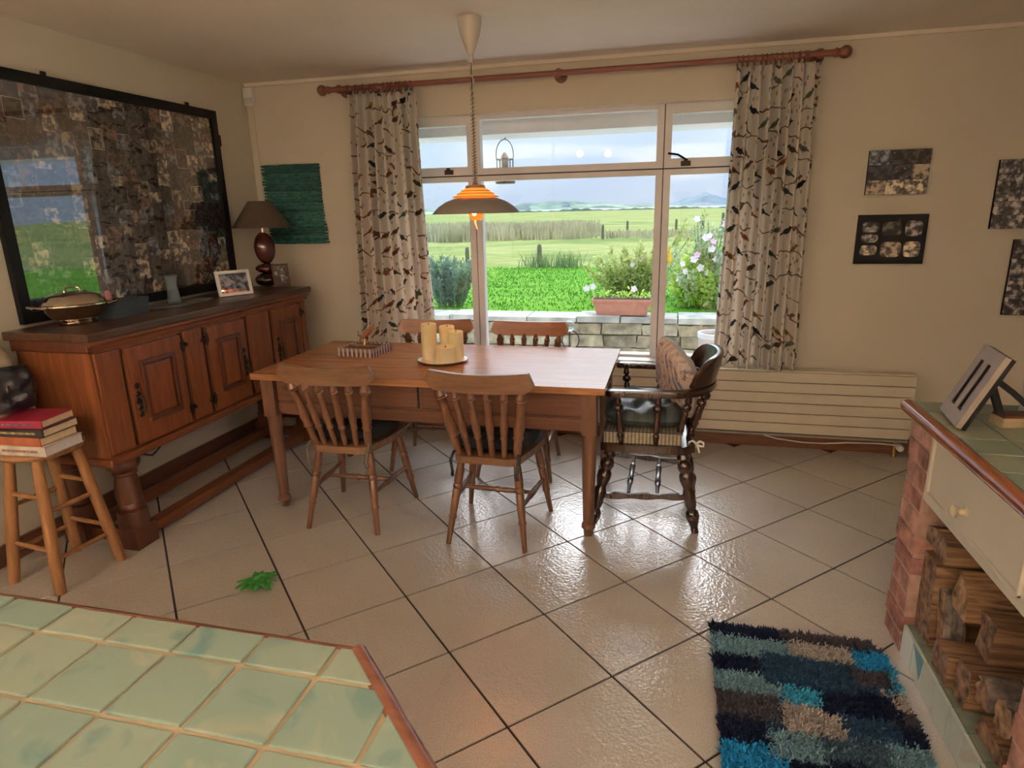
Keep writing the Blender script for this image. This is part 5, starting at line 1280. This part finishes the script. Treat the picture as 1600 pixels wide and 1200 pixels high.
# ------------------------------------------------------------------ island worktop in the foreground
il = thing('kitchen_island', 'green tiled kitchen island with a wooden nosing in the foreground', 'counter', (-1.1, .45, 0))
ch = [(-1, -1, -(-.465 + .775))]            # unused helper line
def inside(poly, inset):
    # right edge chamfer at 45 degrees: x + y <= k
    k = -.459 + .787 - inset * 1.414
    return clip_poly(poly, [(1, 1, k), (0, 1, .787 - inset), (0, -1, -.02), (1, 0, -.02), (-1, 0, 2.2)])
base = inside([(-2.3, -.1), (.2, -.1), (.2, 1.0), (-2.3, 1.0)], .012)
ow('worktop_bed', prism(B(), base, .868, .894), 'grout_tan', il)
body = inside([(-2.3, -.1), (.2, -.1), (.2, 1.0), (-2.3, 1.0)], .05)
ow('cabinet', prism(B(), body, .0, .868), 'cream_paint', il)
P_ = .1296; rnd = random.Random(13)
for i in range(-5, 14):
    for k in range(-1, 6):
        xa, ya = -.488 - i * P_, .7055 - k * P_
        q = [(xa - P_ + .0035 + rnd.uniform(-.001, .001), ya - P_ + .0035), (xa - .0035, ya - P_ + .0045 + rnd.uniform(-.001, .001)), (xa - .0045 + rnd.uniform(-.001, .001), ya - .0045), (xa - P_ + .0045, ya - .0045 + rnd.uniform(-.001, .001))]
        q = inside(q, .013)
        if len(q) < 3 or poly_area(q) < .0004: continue
        cx, cy = sum(p[0] for p in q) / len(q), sum(p[1] for p in q) / len(q)
        ow('tile', prism(B(), q, .893, .8995 + rnd.uniform(-.001, .001)), 'glaze', il, bevel=.0025)
pts = [(-2.2, .781, .882), (-.463, .781, .882)]
ow('nosing', tube(B(), [(-2.2, .781, .884), (-1.4, .781, .884), (-.462, .781, .884)], .011, 14), 'nosing_i', il, smooth=True)
ow('nosing', tube(B(), [(-.462, .783, .884), (-.3, .621, .884), (-.03, .351, .884)], .0165, 16), 'nosing_i', il, smooth=True)

# ------------------------------------------------------------------ stool and books
st = thing('bar_stool', 'round topped beech bar stool with books beside the sideboard', 'stool', (-2.648, 2.055, 0), math.radians(-6))
obj('seat', revolve(B(), [(0, .588), (.135, .588), (.155, .595), (.162, .606), (.160, .617), (.15, .623), (0, .624)], 36), 'stool', st, smooth=True)
ft = {}
for sx in (-1, 1):
    for sy in (-1, 1):
        a, b_ = Vector((sx * .085, sy * .085, .592)), Vector((sx * .148, sy * .148, 0)); ft[(sx, sy)] = (a, b_)
        obj('leg', lathe(B(), a, b_, [(0, .020), (.3, .0235), (.6, .025), (.9, .0235), (1, .022)], 12), 'stool', st, smooth=True)
def on_leg(k, z_): a, b_ = ft[k]; return a + (b_ - a) * ((a.z - z_) / (a.z - b_.z))
for k1, k2, zs in (((-1, -1), (1, -1), (.42, .19)), ((1, -1), (1, 1), (.36, .15)), ((-1, 1), (1, 1), (.42, .19)), ((-1, -1), (-1, 1), (.36, .15))):
    for z_ in zs: obj('rung', lathe(B(), on_leg(k1, z_), on_leg(k2, z_), [(0, .009), (.5, .011), (1, .009)], 10), 'stool', st, smooth=True)
# books: spine towards the camera's left front, page block to the right
def book(label, z_, w, d, h, rz, cover, pages, off=(0, 0), hard=False, deco=None):
    t = thing('book', label, 'book', (-2.595 + off[0], 2.01 + off[1], z_), math.radians(rz), 'books on the stool')
    c = .003 if not hard else .004
    obj('page_block', bx(-w / 2 + .006, w / 2 - .003, -d / 2 + .006, d / 2 - .003, c, h - c), pages, t)
    cm = plain('cover', cover, .35, var=.25, scale=18)
    bm = B(); box(bm, -w / 2, w / 2, -d / 2, d / 2, 0, c); box(bm, -w / 2, w / 2, -d / 2, d / 2, h - c, h); box(bm, -w / 2, w / 2, -d / 2, -d / 2 + .005, c, h - c)
    obj('cover', bm, cm, t, bevel=.0012)
    if deco: obj('spine_title', bx(-w * .32, w * .35, -d / 2 - .0008, -d / 2, h * .36, h * .62), deco, t)
    return t
M['gilt'] = plain('dull_gold_print', (.28, .22, .10), .4, var=.7, scale=90); M['purple_print'] = plain('purple_print', (.13, .08, .15), .5, var=.6, scale=80); M['brown_print'] = plain('brown_print', (.25, .14, .10), .5, var=.7, scale=80)
zb = .6245
book('thick white paperback at the bottom of the stack on the stool', zb, .255, .19, .042, 4, (.60, .53, .48), 'paper_white', (-.005, 0), deco=M['brown_print']); zb += .0425
book('orange brown paperback second from the bottom of the stack', zb, .25, .18, .036, 2, (.36, .10, .05), 'paper', (-.018, .0)); zb += .0365
book('black paperback with gold spine print in the upper stack', zb, .245, .18, .034, 5, (.02, .017, .02), 'paper', (-.008, .004), deco=M['gilt']); zb += .0345
book('crimson covered book on top of the stack on the stool', zb, .215, .175, .032, 8, (.30, .022, .05), 'paper', (-.010, .01), deco=M['purple_print'])

# ------------------------------------------------------------------ bags against the left wall
hk = thing('canvas_bag', 'beige canvas bag hanging on the left wall beside the sideboard', 'bag', (-2.86, 2.06, .62))
bm = pillow_mesh(B(), .36, .44, .22, 16, 18, wr=.012, seed=12, mtx=Matrix.Translation((0, 0, .22)) @ Matrix.Rotation(math.radians(90), 4, 'X') @ Matrix.Rotation(math.radians(90), 4, 'Y'))
for v in bm.verts:
    v.co.y *= 1 - .45 * max(0, min(1, v.co.z / .44)) ; v.co.x = v.co.x * (1 - .2 * v.co.z / .44) - .02
    v.co.x = max(v.co.x, -.137)
obj('bag_body', bm, plain('beige_canvas', (.33, .26, .18), .9, var=.15, scale=30), hk, smooth=True)
obj('strap', tube(B(), [(-.06, -.07, .40), (-.10, -.05, .52), (-.128, 0, .58), (-.10, .05, .52), (-.06, .07, .40)], .012, 6, flat=.35), 'tie', hk)
obj('hook', tube(B(), [(-.139, 0, .56), (-.122, 0, .555), (-.115, 0, .575)], .006, 6), 'brass', hk)
hk2 = thing('black_bag', 'small black leather bag hanging in front of the beige canvas bag', 'bag', (-2.705, 2.015, .775))
bm = pillow_mesh(B(), .19, .20, .11, 14, 14, wr=.008, seed=15, mtx=Matrix.Translation((0, 0, .10)) @ Matrix.Rotation(math.radians(90), 4, 'X') @ Matrix.Rotation(math.radians(70), 4, 'Y'))
obj('bag_body', bm, plain('black_leather', (.018, .018, .022), .4, var=.3), hk2, smooth=True)
obj('strap', tube(B(), [(-.01, -.03, .19), (-.08, -.05, .30), (-.22, -.06, .36), (-.299, -.06, .37)], .008, 6), 'black_matt', hk2)
obj('buckle', bx(.040, .050, -.04, -.015, .10, .13), 'steel', hk2, bevel=.003)

# ------------------------------------------------------------------ green sprig on the floor
lf = thing('green_sprig', 'bright green rosette of leaves lying on the floor tiles', 'plant', (-1.705, 2.125, .001))
rnd = random.Random(77); M['sprig'] = plain('bright_green_leaf', (.03, .21, .028), .55, var=.35, scale=30)
for i in range(26):
    a = 2 * PI * i / 13 + rnd.uniform(-.15, .15); L = rnd.uniform(.055, .105) * (1 if i < 13 else .7); w = rnd.uniform(.012, .018); h = rnd.uniform(.010, .02) + (.008 if i > 12 else 0)
    bm = B(); prof = [(0, .25), (.25, .8), (.5, 1), (.75, .7), (1, .05)]; rows_ = []
    for q, k in prof:
        zz = h * math.sin(PI * q * .85) + .003 + (i % 3) * .004
        rows_.append([bm.verts.new((q * L, s * w * k, zz + (.004 if s == 0 else 0) + d_)) for d_ in (0, .0022) for s in (-1, 0, 1)])
    for r0, r1 in zip(rows_, rows_[1:]):
        for o_ in (0, 3):
            for c_ in (0, 1): bm.faces.new((r0[o_ + c_], r0[o_ + c_ + 1], r1[o_ + c_ + 1], r1[o_ + c_]))
        bm.faces.new((r0[0], r1[0], r1[3], r0[3])); bm.faces.new((r0[2], r0[5], r1[5], r1[2]))
    bmesh.ops.recalc_face_normals(bm, faces=bm.faces[:])
    obj('leaf', bm, 'sprig', lf, rot=(0, 0, a), smooth=True)
obj('crown', sphere(B(), (0, 0, .014), .014, 8), 'sprig', lf)

# ------------------------------------------------------------------ shag rug
rg = thing('shag_rug', 'blue grey and navy patchwork shag rug in front of the log store', 'rug', (.49, 1.6, .0005))
obj('backing', bx(-.29, .285, -.62, .62, 0, .008), plain('rug_backing', (.05, .05, .06), .95), rg)
NAVY, SLATE, BLUE, TEAL, SKY, BEIGE, PLUM, MID = (.012, .018, .048), (.030, .075, .145), (.020, .26, .56), (.18, .32, .39), (.05, .34, .54), (.42, .37, .34), (.078, .07, .09), (.065, .12, .165)
# x0,x1 across (0..1), y0,y1 down from the far edge in metres
PATCH = [(0, .42, 0, .06, NAVY), (.42, 1, 0, .05, PLUM), (.8, 1, .0, .055, NAVY), (0, .28, .06, .165, TEAL), (.28, .45, .05, .13, TEAL), (.28, .5, .13, .20, SLATE), (.42, .80, .05, .135, BEIGE), (.78, 1, .055, .15, BLUE),
         (0, .27, .165, .25, NAVY), (.27, .76, .135, .29, SLATE), (.74, .97, .14, .24, PLUM), (.93, 1, .14, .26, SKY), (0, .36, .25, .35, TEAL), (.34, .55, .285, .37, SKY), (.53, .93, .27, .385, NAVY), (.88, 1, .25, .335, BEIGE),
         (0, .33, .35, .46, PLUM), (.33, .62, .37, .49, BEIGE), (.60, .86, .385, .475, SLATE), (.84, 1, .335, .40, PLUM), (.90, 1, .39, .48, NAVY), (0, .24, .46, .56, NAVY), (.24, .5, .49, .6, TEAL), (.5, .8, .475, .58, MID), (.8, 1, .48, .6, TEAL),
         (0, .3, .56, .68, BLUE), (.3, .7, .58, .72, NAVY), (.7, 1, .6, .7, BEIGE), (0, .5, .68, .85, SLATE), (.5, 1, .7, .86, PLUM), (0, .35, .85, 1.0, TEAL), (.35, .7, .85, 1.05, BEIGE), (.7, 1, .86, 1.1, NAVY), (0, .4, 1.0, 1.3, NAVY), (.4, 1, 1.05, 1.3, SLATE)]
def patch(u, v):
    for a in PATCH:
        if a[0] <= u < a[1] and a[2] <= v < a[3]: return a[4]
    return SLATE
rnd = random.Random(55); V, F, Ck = [], [], []
for i in range(34000):
    v_ = 1.24 * rnd.random() ** 1.25; u = rnd.random()
    uu = min(.999, max(0, u + rnd.gauss(0, .008))); vv = min(1.23, max(0, v_ + rnd.gauss(0, .005)))
    col = patch(uu, vv); x = -.292 + u * .58; y = .625 - v_
    if x > .22 and y > .56 and (x - .22) + (y - .56) > .09: continue
    h = rnd.uniform(.018, .034); a = rnd.uniform(0, 2 * PI); w = rnd.uniform(.0028, .0048); lx, ly = rnd.gauss(0, .010), rnd.gauss(-.007, .010)
    if v_ < .02: ly += .008
    k = len(V); s = rnd.uniform(.7, 1.25)
    for j in range(3):
        an = a + 2 * PI * j / 3; V.append((x + w * math.cos(an), y + w * math.sin(an), .007))
    for j in range(3):
        an = a + 2 * PI * j / 3; V.append((x + lx * .6 + w * .95 * math.cos(an), y + ly * .6 + w * .95 * math.sin(an), .007 + h * .75))
    V.append((x + lx, y + ly, .007 + h))
    for j in range(3): n_ = (j + 1) % 3; F += [(k + j, k + n_, k + 3 + n_, k + 3 + j), (k + 3 + j, k + 3 + n_, k + 6)]
    Ck += [tuple(c_ * s for c_ in col)] * 7
m_, nt_, b_ = new_mat('rug_wool'); at = nt_.nodes.new('ShaderNodeAttribute'); at.attribute_name = 'wool'; nt_.links.new(at.outputs['Color'], b_.inputs['Base Color']); b_.inputs['Roughness'].default_value = .9; b_.inputs['Specular IOR Level'].default_value = .15
pile = pyobj('pile', V, F, m_, rg, kind='stuff')
ca = pile.data.color_attributes.new('wool', 'FLOAT_COLOR', 'POINT')
for i, c_ in enumerate(Ck): ca.data[i].color = (*c_, 1)
